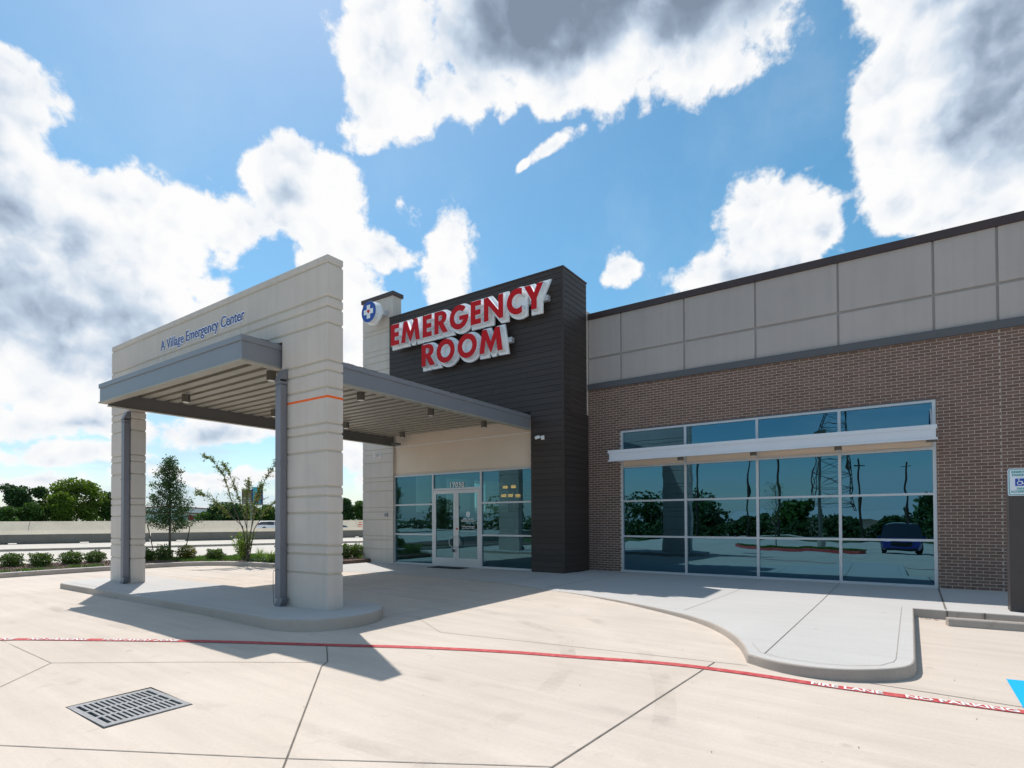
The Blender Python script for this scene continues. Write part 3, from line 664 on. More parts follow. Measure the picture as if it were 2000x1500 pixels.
# band, panels, coping
box('metal_band','band_dark',B,-7.57,24,14.93,15.12,5.50,5.675,bevel=.006)
box('panel_backing','panel_joint',B,-7.57,24,15.03,15.5,5.675,7.63)
pxs=[-7.57,-6.53,-4.70,-2.90,-1.095,.684,1.73,3.5,5.3,7.1,8.9,24]
for a,b in zip(pxs,pxs[1:]):
    for z0,z1 in ((5.675,6.42),(6.475,7.62)):
        box('stucco_panel','panel_grey',B,a+(.022 if a>-7.5 else 0),b-.022,15.0,15.045,z0,z1,bevel=.004)
box('coping','trim_dark',B,-7.57,24,14.95,15.55,7.62,7.80,bevel=.006)
box('roof','roofing',B,-7.5,24,15.5,38,7.25,7.35)
# --- pier with grooves
def grooved(name,x0,x1,y0,y1,z0,z1,grooves,parent,m='stucco',g='stucco_groove',gd=.02,gh=.028,first_label=None):
    """a stucco mass cut by horizontal V reveals: every course between two reveals is a piece of its own"""
    core=box(name,g,parent,x0+gd,x1-gd,y0+gd,y1-gd,z0,z1-.004)
    zs=[z0]+sorted(grooves)+[z1]
    for i in range(len(zs)-1):
        a=zs[i]+(gh/2 if i else 0); b=zs[i+1]-(gh/2 if i<len(zs)-2 else 0)
        ca=.011 if i else 0; cb=.011 if i<len(zs)-2 else 0
        mb=MB()
        lv=[]
        for z,ins in ((a,ca),(a+ca,0),(b-cb,0),(b,cb)): lv.append((z,ins))
        for z,ins in lv: mb.v+=[(x0+ins,y0+ins,z),(x1-ins,y0+ins,z),(x1-ins,y1-ins,z),(x0+ins,y1-ins,z)]
        for k in range(3):
            for q in range(4): mb.f.append((4*k+q,4*k+(q+1)%4,4*k+4+(q+1)%4,4*k+4+q)); mb.mi.append(0)
        mb.f+=[(3,2,1,0),(12,13,14,15)]; mb.mi+=[0,0]
        me=mb.mesh('stucco_course',m); o=bpy.data.objects.new('stucco_course',me); link(o,core)
    return core
PG=[.64,.96,1.10,1.67,1.95,2.11,2.69,3.02,3.17,3.70,4.0,4.17,4.75,5.06,5.22,5.8,6.12,6.28,6.72,7.0,7.30,7.53,7.72,8.31,8.46]
grooved('entry_pier',-16.03,-14.46,13.60,14.0,.10,9.54,PG,B,gd=.014,gh=.02)
box('pier_coping','trim_dark',B,-16.07,-14.40,13.55,14.06,9.54,9.68,bevel=.006)
# --- dark plank cladding
TYF=13.50
DKX0,DKX1,DKS=-14.53,-7.585,-8.68
box('cladding_core','plank_gap',B,DKX0+.02,DKX1-.02,TYF+.02,14.90,4.64,8.68)
core=[o for o in B.children if o.name.startswith('cladding_core')][0]
box('corner_core','plank_gap',B,DKS+.02,DKX1-.02,TYF+.02,15.0,.145,4.63)
core2=[o for o in B.children if o.name.startswith('corner_core')][0]
PHT=.165
def plank(par,x0,x1,z0,z1,side=False):
    mb=MB()
    if not side: mb.v=[(x0,TYF,z0+.002),(x1,TYF,z0+.002),(x1,TYF+.006,z1),(x0,TYF+.006,z1),(x0,TYF+.02,z0+.002),(x1,TYF+.02,z0+.002),(x1,TYF+.02,z1),(x0,TYF+.02,z1)]
    else: mb.v=[(DKX1,x0,z0+.002),(DKX1,x1,z0+.002),(DKX1-.006,x1,z1),(DKX1-.006,x0,z1),(DKX1-.02,x0,z0+.002),(DKX1-.02,x1,z0+.002),(DKX1-.02,x1,z1),(DKX1-.02,x0,z1)]
    mb.f=[(0,1,2,3),(0,4,5,1),(1,5,6,2),(2,6,7,3),(3,7,4,0)]; mb.mi=[0]*5
    o=mb.obj('plank','plank',par)
z=.15; i=0
while z<8.69:
    z1=min(z+PHT-.006,8.70)
    if z>4.62:
        cuts=[DKX0]; x=DKX0+random.uniform(.8,3.2)
        while x<DKX1-.12-.5: cuts.append(x); x+=3.1
        cuts.append(DKX1-.055)
        for a,b in zip(cuts,cuts[1:]): plank(core,a+.0015,b-.0015,z,z1)
        plank(core,TYF+.055,14.90,z,z1,True)
    else:
        plank(core2,DKS,DKX1-.055,z,z1); plank(core2,TYF+.055,14.90 if z>4 and False else 14.995,z,z1,True)
    z+=PHT
box('corner_trim','plank',B,DKX1-.055,DKX1+.004,TYF-.006,TYF+.055,.148,8.70)
box('cladding_coping','trim_dark',B,DKX0-.01,DKX1+.012,TYF-.012,14.93,8.70,8.735)
# --- beige wall over the entry
box('entry_wall_panel','stucco_light',B,-14.47,DKS+.01,13.72,13.95,3.20,4.205); box('entry_wall_panel','stucco_light',B,-14.47,DKS+.01,13.72,13.95,4.225,4.64); box('wall_bead','sign_white',B,-14.47,DKS+.01,13.708,13.95,4.206,4.224)
# --- entry storefront
sf=part('storefront'); SY=13.70
def fr(par,m,x0,x1,z0,z1,y0=SY-.04,y1=SY+.06): box('frame_bar',m,par,x0,x1,y0,y1,z0,z1)
A='aluminium'
for x in (-14.49,-12.68,-10.665,-8.72): fr(sf,A,x,x+.062,.15,3.20)
for a,b in ((-14.428,-12.68),(-10.603,-8.72)):
    for z0,z1 in ((.15,.215),(1.15,1.20),(2.15,2.20),(3.145,3.20)): fr(sf,A,a,b,z0,z1)
    for z0,z1 in ((.215,1.15),(1.20,2.15),(2.20,3.145)): box('pane','entry_glass',sf,a,b,SY+.005,SY+.011,z0,z1)
fr(sf,A,-12.618,-10.665,3.145,3.20); fr(sf,A,-12.618,-10.665,2.625,2.685); box('pane','entry_glass',sf,-12.618,-10.665,SY+.005,SY+.011,2.685,3.145)
def door(x0,x1,hx):
    d=empty('door',parent=B)
    for a,b,c,e_ in ((x0,x0+.105,.17,2.615),(x1-.105,x1,.17,2.615),(x0+.105,x1-.105,.17,.43),(x0+.105,x1-.105,2.505,2.615)): box('door_rail','aluminium_door',d,a,b,SY-.045,SY+.0,c,e_,bevel=.003)
    box('door_glass','entry_glass',d,x0+.105,x1-.105,SY-.026,SY-.020,.43,2.505)
    s=1 if hx>(x0+x1)/2 else -1
    pts=[(hx,SY-.045,1.12),(hx,SY-.10,1.12),(hx-s*.02,SY-.12,1.12)]+[(hx-s*(.02+.16*math.sin(t)),SY-.12,1.12-.17+.17*math.cos(t)) for t in [PI*k/8 for k in range(1,8)]]+[(hx-s*.02,SY-.12,.78),(hx,SY-.10,.78),(hx,SY-.045,.78)]
    MB().tube(pts,.012,8).obj('door_handle','aluminium',d,smooth=True)
    return d
dl=door(-12.612,-11.645,-11.69); dr=door(-11.637,-10.671,-11.59)
box('padlock','black',dl,-11.72,-11.66,SY-.13,SY-.09,.62,.72); box('red_sticker','tail_red',dr,-11.63,-11.57,SY-.052,SY-.046,1.34,1.40)
box('threshold','aluminium',B,-12.62,-10.66,SY-.08,SY+.05,.15,.168)
def wall_text(key,m,x,y,z,par,name='lettering'):
    return place_mesh(T[key],m,par,name,Matrix.Translation((x,y,z))@STAND)
wall_text('num','sign_white',-11.945,SY-.012,2.70,sf,'street_number')
wall_text('d1','sign_white',-11.15,SY-.032,1.66,dr,'door_lettering'); wall_text('d2','sign_white',-11.15,SY-.032,1.43,dr,'door_lettering')
me=poly_mesh('emblem',[ell(0,0,.075,.085,0,350,24),ell(0,0,.045,.055,0,350,24)],.001); place_mesh(me,'sign_white',dr,'door_emblem',Matrix.Translation((-11.15,SY-.032,1.83))@STAND)
me=poly_mesh('emblem',[[(-.015,-.04),(.015,-.04),(.015,-.012),(.035,-.012),(.035,.012),(.015,.012),(.015,.04),(-.015,.04),(-.015,.012),(-.035,.012),(-.035,-.012),(-.015,-.012)]],.001); place_mesh(me,'sign_white',dr,'door_emblem',Matrix.Translation((-11.15,SY-.032,1.83))@STAND)
box('door_lettering','sign_white',dr,-11.43,-10.86,SY-.034,SY-.031,1.29,1.296)
tag(box('door_mat','mat_fabric',None,-12.25,-10.95,12.95,13.50,.158,.170),'dark rectangular door mat lying in front of the glass double doors','door mat')
# --- lobby seen through the glass
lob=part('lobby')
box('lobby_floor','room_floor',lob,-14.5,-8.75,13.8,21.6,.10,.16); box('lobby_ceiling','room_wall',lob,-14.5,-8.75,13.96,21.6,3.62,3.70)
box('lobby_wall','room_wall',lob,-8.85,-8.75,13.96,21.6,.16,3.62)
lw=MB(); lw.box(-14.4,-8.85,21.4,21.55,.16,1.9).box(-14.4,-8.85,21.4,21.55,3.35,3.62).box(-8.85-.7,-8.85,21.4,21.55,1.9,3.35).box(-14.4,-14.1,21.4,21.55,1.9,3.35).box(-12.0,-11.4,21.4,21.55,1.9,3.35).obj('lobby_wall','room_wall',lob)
dk=box('reception_desk','desk',lob,-13.2,-10.4,19.2,19.9,.16,1.25)
box('column','room_wall',lob,-13.4,-12.9,19.5,20,.16,3.62)
for bx in (-14.35,-12.6,-10.55): pass
bl=MB()
for k in range(22):
    zz=3.27-k*.06
    for ya,yb in ((14.72,15.98),(16.37,17.78),(18.12,20.4)): bl.obox((-14.36,(ya+yb)/2,zz),(0,(yb-ya)/2,0),(.017,0,.010),(.0003,0,-.0006))
for xa,xb in ((-10.60,-8.74),):
    for k in range(22):
        zz=3.12-k*.043
        bl.obox(((xa+xb)/2,13.86,zz),((xb-xa)/2,0,0),(0,.017,.008),(0,-.0003,.0006))
bl=bl.obj('window_blind','blind',lob,kind='stuff')
cl=empty('pendant_lamp','cluster of five glowing box lamps hanging in the lobby behind the right entry pane','lamp',(0,0,0))
for x,z in ((-11.72,2.83),(-11.36,2.85),(-11.79,2.53),(-11.49,2.52),(-11.17,2.51)):
    sh=box('lamp_shade','lamp_glow',cl,x-.075,x+.075,16.45,16.55,z-.05,z+.05); MB().box(x-.004,x+.004,16.496,16.504,z+.05,3.62).obj('cord','black',cl)
# --- brick window
bwn=part('window'); WY=15.06
for x in (WX0,-4.733,-2.925,-1.135,WX1-.062): fr(bwn,A,x,x+.062,.15,WZ1,WY-.05,WY+.06)
mx=[(WX0+.062,-4.733),(-4.671,-2.925),(-2.863,-1.135),(-1.073,WX1-.062)]
rows=[(.15,.20),(1.14,1.19),(2.145,2.195),(3.12,3.18),(4.145,4.20)]
for a,b in mx:
    for z0,z1 in rows: fr(bwn,A,a,b,z0,z1,WY-.05,WY+.06)
    fr(bwn,'stucco_light',a,b,3.18,3.46,WY-.02,WY+.05); fr(bwn,A,a,b,3.46,3.51,WY-.05,WY+.06)
    for (_,z0),(z1,_) in (((0,.20),(1.14,0)),((0,1.19),(2.145,0)),((0,2.195),(3.12,0)),((0,3.51),(4.145,0))):
        # every pane sits a hair differently in its gasket
        tx,tz=random.uniform(-.0012,.0012),random.uniform(-.0015,.0015); yc=WY+.006
        mb=MB(); mb.obox(((a+b)/2,yc,(z0+z1)/2),((b-a)/2,tx*(b-a)/2,0),(0,.003,0),(0,tz*(z1-z0)/2,(z1-z0)/2)); mb.obj('pane','window_glass',bwn)
MB().box(WX0,WX1,15.5,15.9,.1,.16).box(WX0,WX1,15.5,15.9,4.2,4.3).obj('sill_board','room_wall',bwn)
# --- awning
AX0,AX1,AYF=-6.60,.675,14.22
aw=empty('awning',parent=B)
box('awning_fascia','awning_metal',aw,AX0+.045,AX1-.02,AYF,AYF+.02,3.285,3.475); box('awning_trim','awning_metal',aw,AX0,AX1,AYF-.02,AYF+.03,3.475,3.555); box('awning_trim','awning_metal',aw,AX0,AX1+.01,AYF-.02,AYF+.03,3.25,3.287)
box('awning_fascia','awning_metal',aw,AX0+.025,AX0+.045,AYF+.02,14.99,3.287,3.475); box('awning_fascia','awning_metal',aw,AX1-.04,AX1-.02,AYF+.02,14.99,3.287,3.475)
box('awning_soffit','stucco_light',aw,AX0+.05,AX1-.045,AYF+.021,15.0,3.33,3.345); box('awning_roof','awning_metal',aw,AX0+.02,AX1-.02,AYF+.031,14.99,3.478,3.49)
for x in (-6.15,-3.75,-1.75,.60): 
    if x>0: MB().bar((x,14.95,3.98),(x,14.45,3.52),.03).obj('tie_rod','aluminium',aw); box('bracket','lamp_grey',aw,x-.09,x+.09,14.6,14.9,3.27,3.329)
def downlight(x,y,zb,h,r,label,group):
    d=empty('downlight',label,'lamp',(x,y,zb),0,group)
    MB().cyl(0,0,.004,h,r,16).obj('housing','lamp_grey',d,smooth=False); MB().cyl(0,0,0,.0038,r*.8,16).obj('lens','lamp_lens',d); return d
aw_names=('leftmost of the three small round lamps under the silver awning','middle one of the three small round lamps under the silver awning','rightmost of the three small round lamps under the silver awning')
for x,nm in zip((-4.70,-2.90,-1.10),aw_names): downlight(x,14.60,3.19,.14,.075,nm,'downlights under the silver awning')
# window room behind
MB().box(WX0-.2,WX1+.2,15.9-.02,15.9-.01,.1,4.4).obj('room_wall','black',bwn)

# ================================================================== ENTRANCE CANOPY
CX0,CX1,CY0,CY1=-14.42,-8.67,4.87,13.50
can=empty('entrance_canopy','grey metal porte-cochere roof with ribbed deck spanning to the entry','canopy')
F='canopy_metal'
def fascia(n,x0,x1,y0,y1): 
    pass
box('fascia','canopy_metal',can,CX0+.10,CX1-.10,CY0+.02,CY0+.04,4.275,4.57); box('fascia_cap','canopy_metal',can,CX0,CX1,CY0,CY0+.09,4.57,4.665,bevel=.004); box('fascia_flange','deck_metal',can,CX0,CX1,CY0,CY0+.16,4.245,4.275)
box('fascia','canopy_metal',can,CX1-.04,CX1-.02,CY0+.04,CY1,4.275,4.57); box('fascia_cap','canopy_metal',can,CX1-.09,CX1,CY0+.09,CY1,4.57,4.665,bevel=.004); box('fascia_flange','deck_metal',can,CX1-.16,CX1,CY0+.16,CY1,4.245,4.275)
box('fascia','canopy_metal',can,CX0+.02,CX0+.04,CY0+.04,CY1,4.275,4.57); box('fascia_cap','canopy_metal',can,CX0,CX0+.09,CY0+.09,CY1,4.57,4.665,bevel=.004); box('beam_flange','deck_metal',can,CX0,CX0+.14,CY0+.16,CY1,4.20,4.212)
box('fascia','canopy_metal',can,CX0+.02,CX0+.10,CY0+.02,CY0+.04,4.275,4.57); box('fascia','canopy_metal',can,CX1-.10,CX1-.02,CY0+.02,CY0+.04,4.275,4.57)
box('beam','beam_metal',can,CX0+.05,CX0+.12,CY0+.16,CY1,4.212,4.565)
box('gutter_box','beam_metal',can,CX0+.25,CX0+.05+.40,CY1-.25,CY1-.0,4.212,4.29)
# corrugated deck: ribs run across, from side to side
dk=MB(); pr=.298; y=CY0+.20; z0,z1=4.50,4.69; prof=[]
while y<CY1-.13:
    prof+=[(y+.03,z1),(y,z0),(y+pr*.62,z0),(y+pr*.62-.03,z1)]; y+=pr
n=len(prof)
for x in (CX0+.12,CX1-.045):
    for yy,zz in prof: dk.v.append((x,yy,zz))
for i in range(n-1): dk.f.append((i,i+1,n+i+1,n+i)); dk.mi.append(0)
dk.obj('ribbed_deck','deck_metal',can)
box('roof_sheet','canopy_metal',can,CX0+.09,CX1-.09,CY0+.09,CY1,4.692,4.70)
k=0
rowname=('front','second','third','rearmost')
for j,y in enumerate((6.02,8.15,10.38,12.58)):
    for x,s in ((-9.67,'right'),(-12.95,'left')):
        downlight(x,y,4.28,.18,.085,'%s downlight of the %s-hand row under the ribbed canopy'%(rowname[j],s),'downlights under the entrance canopy')
# --- portal sign wall
SX0,SX1,SYF,SYB=-15.68,-7.40,5.57,5.87
PI0,PI1=-14.55,-8.62
sw=empty('portal_wall','grey stucco portal wall on two piers standing on the island and carrying the canopy','wall')
G1=[.79,1.10,1.245,1.77,2.04,2.19,2.76,3.05,3.20,3.77,4.04,4.20]; G2=[4.77,5.06,5.22,5.76]
zc=4.70
grooved('portal_pier',PI1,SX1,SYF,SYB,ISL,zc,[g for g in G1],sw,gd=.014,gh=.028); grooved('portal_pier',SX0,PI0,SYF,SYB,ISL,zc,[g for g in G1],sw,gd=.014,gh=.028)
grooved('portal_lintel',SX0,SX1,SYF,SYB,zc,5.88,[4.77+.03,5.06,5.22,5.76],sw,gd=.014,gh=.028)
t=MB(); zz=3.60
t.box(PI1+.14,SX1+.002,SYF-.003,SYF-.001,zz,zz+.035).box(SX1+.001,SX1+.004,SYF-.003,SYB,zz-.0,zz+.035)
tape=tag(t.obj('orange_tape','orange_tape',None),'bright orange marker tape wrapped round the right pier of the portal wall','tape')
def downspout(x,lab):
    d=empty('downspout',parent=sw)
    box('pipe','spout',d,x-.075,x+.075,SYF-.14,SYF-.02,ISL+.12,3.95,bevel=.008)
    MB().bar((x,SYF-.08,3.93),(x,SYF+.02 if False else SYF-.08,4.02),.15,.12).obj('pipe','spout',d)
    MB().obox((x,SYF-.055,4.09),(.075,0,0),(0,.06,0),(0,.045,.10)).obj('elbow','spout',d)
    MB().obox((x+.05,SYF-.10,ISL+.07),(.07,0,-.01),(0,.055,0),(.05,0,.075)).obj('elbow','spout',d)
    for z in (1.2,2.6): box('strap','spout',d,x-.085,x+.085,SYF-.148,SYF-.0,z,z+.03)
    d['label']=lab
downspout(-8.53,'downspout on the right pier'); downspout(-14.66,'downspout on the left pier')
MB().tube([(-8.612,5.42,.82),(-8.63,5.415,.76),(-8.635,5.42,.5),(-8.625,5.425,.24)],.004,5).tube([(-8.62,5.42,.80),(-8.53,5.424,.84),(-8.448,5.43,.82)],.003,4).obj('loose_wire','rubber',sw)
# wall text
tx=-13.07; tz=5.335
vs=empty('wall_lettering','blue lettering A Village Emergency Center with white outline on the portal wall','sign')
def fit(me,x0,x1):
    xs=[v.co.x for v in me.vertices]; a,b=min(xs),max(xs); me.transform(Matrix.Translation((x0,0,0))@Matrix.Diagonal(((x1-x0)/(b-a),1,1,1))@Matrix.Translation((-a,0,0)))
fit(T['village_b'],-13.10,-9.77); fit(T['village_f'],-13.085,-9.785)
wall_text('village_b','sign_white',0,SYF-.007,tz,vs,'letter_outline')
# every blue letter is a piece of its own
me=T['village_f']; me.transform(Matrix.Translation((0,SYF-.0135,tz))@STAND)
bm=bmesh.new(); bm.from_mesh(me); bm.verts.ensure_lookup_table()
seen=set(); isl=[]
for v in bm.verts:
    if v in seen: continue
    st=[v]; cc=[]; seen.add(v)
    while st:
        q=st.pop(); cc.append(q)
        for e_ in q.link_edges:
            w=e_.other_vert(q)
            if w not in seen: seen.add(w); st.append(w)
    isl.append(cc)
isl=[(min(v.co.x for v in c),max(v.co.x for v in c),c) for c in isl]; isl.sort(key=lambda t:t[0]); groups=[]
for a,b,c in isl:
    if groups and a<groups[-1][1]-.25*(b-a): groups[-1][2].extend(c); groups[-1][1]=max(groups[-1][1],b)
    else: groups.append([a,b,list(c)])
for a,b,c in groups:
    idx={v:i for i,v in enumerate(c)}; vv=[tuple(v.co) for v in c]; ff=[tuple(idx[v] for v in f.verts) for f in bm.faces if f.verts[0] in idx]
    m2=bpy.data.meshes.new('letter'); m2.from_pydata(vv,[],ff); m2.materials.append(MATS['text_blue']); link(bpy.data.objects.new('letter',m2),vs)
bm.free()
# --- EMERGENCY ROOM
er=empty('emergency_room_sign','large red EMERGENCY ROOM channel letters on white backers on the dark cladding','sign')
for i,(ch,x,z,ret,face,back) in enumerate(pre):
    dy=.0007*i
    b=place_mesh(back,'sign_white',er,'letter',Matrix.Translation((x,13.29+dy,z))@STAND)
    b['label']='letter '+ch
    place_mesh(ret,'sign_white',b,'letter_return',Matrix.Translation((x,13.185,z))@STAND)
    place_mesh(face,'sign_red',b,'letter_face',Matrix.Translation((x,13.103,z))@STAND)
box('raceway','aluminium',er,-13.9,-7.98,13.33,13.47,7.80,7.95); box('raceway','aluminium',er,-12.45,-9.22,13.33,13.47,6.85,7.0)
# roundel
ro=empty('cross_roundel_sign','round blue sign with white cross and red heart on the pale entry pier','sign')
cx,cz=-15.09,8.925
def disc(name,m,r,y0,y1,par): 
    MB().tube([(cx,y0,cz),(cx,y1,cz)],r,48).obj(name,m,par)
disc('roundel_back','sign_white',.405,13.25,13.33,ro); disc('roundel_can','sign_white',.37,13.065,13.25,ro); disc('roundel_face','sign_blue',.362,13.055,13.065,ro)
box('roundel_mount','aluminium',ro,cx-.1,cx+.42,13.40,13.59,cz-.08,cz+.08); disc('roundel_mount','aluminium',.06,13.33,13.5,ro)
a,b=.085,.235
me=poly_mesh('cross',[[(-a,-b),(a,-b),(a,-a),(b,-a),(b,a),(a,a),(a,b),(-a,b),(-a,a),(-b,a),(-b,-a),(-a,-a)]],.003); place_mesh(me,'sign_white',ro,'cross',Matrix.Translation((cx,13.051,cz))@STAND)
H_=[(0,-.085)]+[(.0045*16*math.sin(t)**3*1.0,.0048*(13*math.cos(t)-5*math.cos(2*t)-2*math.cos(3*t)-math.cos(4*t))) for t in [PI-.15-(2*PI-.3)*k/24 for k in range(25)]]
me=poly_mesh('heart',[H_],.002); place_mesh(me,'sign_red',ro,'heart',Matrix.Translation((cx,13.0455,cz+.01))@STAND)
# cameras, call box
def camera_dome(loc,label,s=1):
    c=empty('security_camera',label,'camera',loc); MB().box(-.05*s,.05*s,-.02,0,-.06,.06).obj('mount_plate','white_plastic',c); MB().bar((0,-.02,0),(-.02*s,-.14,.0),.035).obj('arm','white_plastic',c)
    MB().tube([(-.02*s,-.14,0),(-.06*s,-.16,-.0),(-.14*s,-.20,-.03)],[.045,.05,.045],12).obj('camera_body','white_plastic',c,smooth=True); MB().tube([(-.141*s,-.201,-.03),(-.146*s,-.203,-.032)],.036,12).obj('camera_lens','black',c)
camera_dome((-8.27,TYF,3.98),'small white security camera on the dark plank corner'); camera_dome((-15.10,13.6,3.93),'small white security camera on the pale entry pier')
cb=empty('call_box','small steel call box beside the entry glazing on the pale pier','call box',(-14.77,13.6,1.84)); MB().box(-.07,.07,-.05,0,-.06,.06).obj('housing','steel',cb,bevel=.006); MB().tube([(-.03,-.054,0),(-.03,-.05,0)],.022,12).obj('lens','black',cb)

# ================================================================== PARKING SIGN, WHEEL STOP
ps=empty('parking_sign','white and green RESERVED PARKING VAN ACCESSIBLE sign on a dark brown post','sign')
PX=1.503; wz=walkz(1.6,12.3)
box('post','post_brown',ps,PX,PX+.28,12.22,12.50,wz-.02,2.32,bevel=.012)
def rrect(x0,x1,z0,z1,r): return ell(x1-r,z1-r,r,r,0,90,6)+ell(x0+r,z1-r,r,r,90,180,6)+ell(x0+r,z0+r,r,r,180,270,6)+ell(x1-r,z0+r,r,r,270,360,6)
sxl,sxr,szb,szt=1.494,1.80,2.005,2.452
def pl(name,m,polys,y,e_=.001): return place_mesh(poly_mesh(name,polys,e_),m,ps,name,Matrix.Translation((0,y,0))@STAND)
pl('sign_plate','sign_plate',[rrect(sxl,sxr,szb,szt,.03)],12.205,.003)
pl('sign_border','sign_aqua',[rrect(sxl+.012,sxr-.012,szb+.012,szt-.012,.022),rrect(sxl+.022,sxr-.022,szb+.022,szt-.022,.015)],12.2005)
xc=(sxl+sxr)/2
wall_text('s1','sign_aqua',xc,12.2005,2.375,ps,'sign_lettering'); wall_text('s2','sign_aqua',xc,12.2005,2.105,ps,'sign_lettering')
pl('wheelchair_panel','sign_blue',[rrect(xc-.062,xc+.062,2.165,2.285,.008)],12.2005)
wc=[ell(xc-.005,2.212,.034,.032,0,350,24),ell(xc-.005,2.212,.026,.024,0,350,24)]
pl('wheelchair_symbol','sign_white',wc,12.198); pl('wheelchair_symbol','sign_white',[[(xc-.022,2.262),(xc-.012,2.262),(xc-.010,2.232),(xc+.018,2.232),(xc+.034,2.19),(xc+.044,2.194),(xc+.025,2.242),(xc-.018,2.242)],ell(xc-.017,2.271,.008,.008,0,330,10)],12.197)
ws=MB(); 
for x,y in ((.63,11.10),(2.45,11.42)): pass
d=Vector((1.541-.629,11.324-11.138,0)).normalized(); nrm=Vector((-d.y,d.x,0)); p0=Vector((.635,11.14,0)); Lw=1.85
sec=[(-.01,0),(.012,.105),(.035,.125),(.125,.125),(.148,.105),(.16,0)]
for s in (0,Lw):
    p=p0+d*s
    for a,b in sec: q=p+nrm*a; ws.v.append((q.x,q.y,pav(q.x,q.y)+b+.001))
m=len(sec)
for i in range(m): ws.f.append((i,(i+1)%m,m+(i+1)%m,m+i)); ws.mi.append(0)
ws.f+=[tuple(range(m)),tuple(range(2*m-1,m-1,-1))]; ws.mi+=[0,0]
tag(ws.obj('wheel_stop','curb_concrete',None,bevel=.004),'concrete wheel stop lying at the head of the bay by the right edge','wheel stop')
lt=MB()
for k in range(60):
    x=.26+random.random()*.30; y=11.70-random.random()**2*.10; z=pav(x,y)+.004; a=random.random()*PI; s=.012+random.random()*.012
    lt.add([(x,y,z),(x+s*math.cos(a),y+s*math.sin(a),z+.004),(x+s*math.cos(a+.6)*1.3,y+s*math.sin(a+.6)*1.3,z+.006)],[(0,1,2)])
for k in range(90):
    x=random.uniform(-6,3); y=random.uniform(2.2,9.5)
    if -2.2<x<.2 and y>6.6: continue
    z=pav(x,y)+.004; a=random.random()*PI; s=.006+random.random()*.012
    lt.add([(x,y,z),(x+s*math.cos(a),y+s*math.sin(a),z+.004),(x+s*math.cos(a+.8),y+s*math.sin(a+.8),z+.006)],[(0,1,2)])
tag(lt.obj('leaf_litter','litter'),'dry leaf litter gathered in the kerb corner and scattered on the lot','leaf litter',kind='stuff')
# ================================================================== PLANTING BED
def interp_curb(P): return smooth(P,2)
CURB=[(-20.75,-14),(-20.6,-2),(-20.42,4.62),(-20.28,6.2),(-20.12,7.6),(-19.9,8.7),(-19.45,9.5),(-18.6,10.02),(-17.3,10.28),(-16.35,10.26)]
CS=smooth(CURB,2)
def offs(P,o):
    Q=[]
    for i,p in enumerate(P):
        a=Vector(P[max(i-1,0)]); b=Vector(P[min(i+1,len(P)-1)]); d=(b-a).normalized(); Q.append((p[0]-d.y*o,p[1]+d.x*o))
    return Q
CO=offs(CS,.17)
bedz=lambda x,y: pav(x,y)+.14
kerb_out=densify([*CS],False,.7)+[CS[-1]]; kerb_in=densify([*CO],False,.7)+[CO[-1]]
kerb=slab(kerb_out+kerb_in[::-1],lambda x,y:pav(x,y)+.135,lambda x,y:pav(x,y)-.04,'bed_kerb','walk_concrete','curb_concrete')
tag(kerb,kind='structure')
BED=CO+[(-15.75,10.35),(-15.62,12.6),(-15.62,16),(-20.2,16.2),(-23.9,6.5),(-26.3,1),(-32,-14)]
BEDD=densify(BED,True,.8)
bed=tag(slab(BEDD,lambda x,y:pav(x,y)+.125,lambda x,y:pav(x,y)-.1,'planting_bed','soil','soil',[-24,-22,-20,-18],[0,4,8,12]),kind='structure')
def inside(x,y,P):
    c=False; n=len(P); j=n-1
    for i in range(n):
        if (P[i][1]>y)!=(P[j][1]>y) and x<(P[j][0]-P[i][0])*(y-P[i][1])/(P[j][1]-P[i][1])+P[i][0]: c=not c
        j=i
    return c
def leaves(pts,size,name,m,parent,kind=None,jit=.35,up=0.0,aspect=.5,outward=None):
    """one small diamond leaf per point"""
    n=len(pts); P=np.asarray(pts,float)
    a=RNG.normal(size=(n,3)); 
    if outward is not None: a+=np.asarray(outward)*1.2
    a[:,2]+=up; a/=np.linalg.norm(a,axis=1)[:,None]
    b=RNG.normal(size=(n,3)); nrm=np.cross(a,b); nrm/=np.linalg.norm(nrm,axis=1)[:,None]
    s=(size*(1+jit*(RNG.random(n)*2-1)))[:,None]
    V=np.empty((n,4,3)); V[:,0]=P-a*s*.5; V[:,1]=P+nrm*s*.5*aspect; V[:,2]=P+a*s*.5; V[:,3]=P-nrm*s*.5*aspect
    me=bpy.data.meshes.new(name); me.vertices.add(n*4); me.vertices.foreach_set('co',V.ravel()); me.loops.add(n*4); me.loops.foreach_set('vertex_index',np.arange(n*4,dtype=np.int32))
    me.polygons.add(n); me.polygons.foreach_set('loop_start',np.arange(0,n*4,4,dtype=np.int32)); me.polygons.foreach_set('loop_total',np.full(n,4,dtype=np.int32)); me.update(calc_edges=True); me.materials.append(MATS[m])
    o=bpy.data.objects.new(name,me); link(o,parent)
    if kind: o['kind']=kind
    return o
# mulch chips
pts=[]; 
while len(pts)<11000:
    x=random.uniform(-25,-15.7); y=random.uniform(3.2,13.4)
    if inside(x,y,BED) : pts.append((x,y,pav(x,y)+.13+random.random()*.02))
o=leaves(pts,.055,'mulch_chips','mulch',None,up=.0,aspect=.35); tag(o,'brown wood mulch spread over the planting bed along the kerb','mulch',kind='stuff')
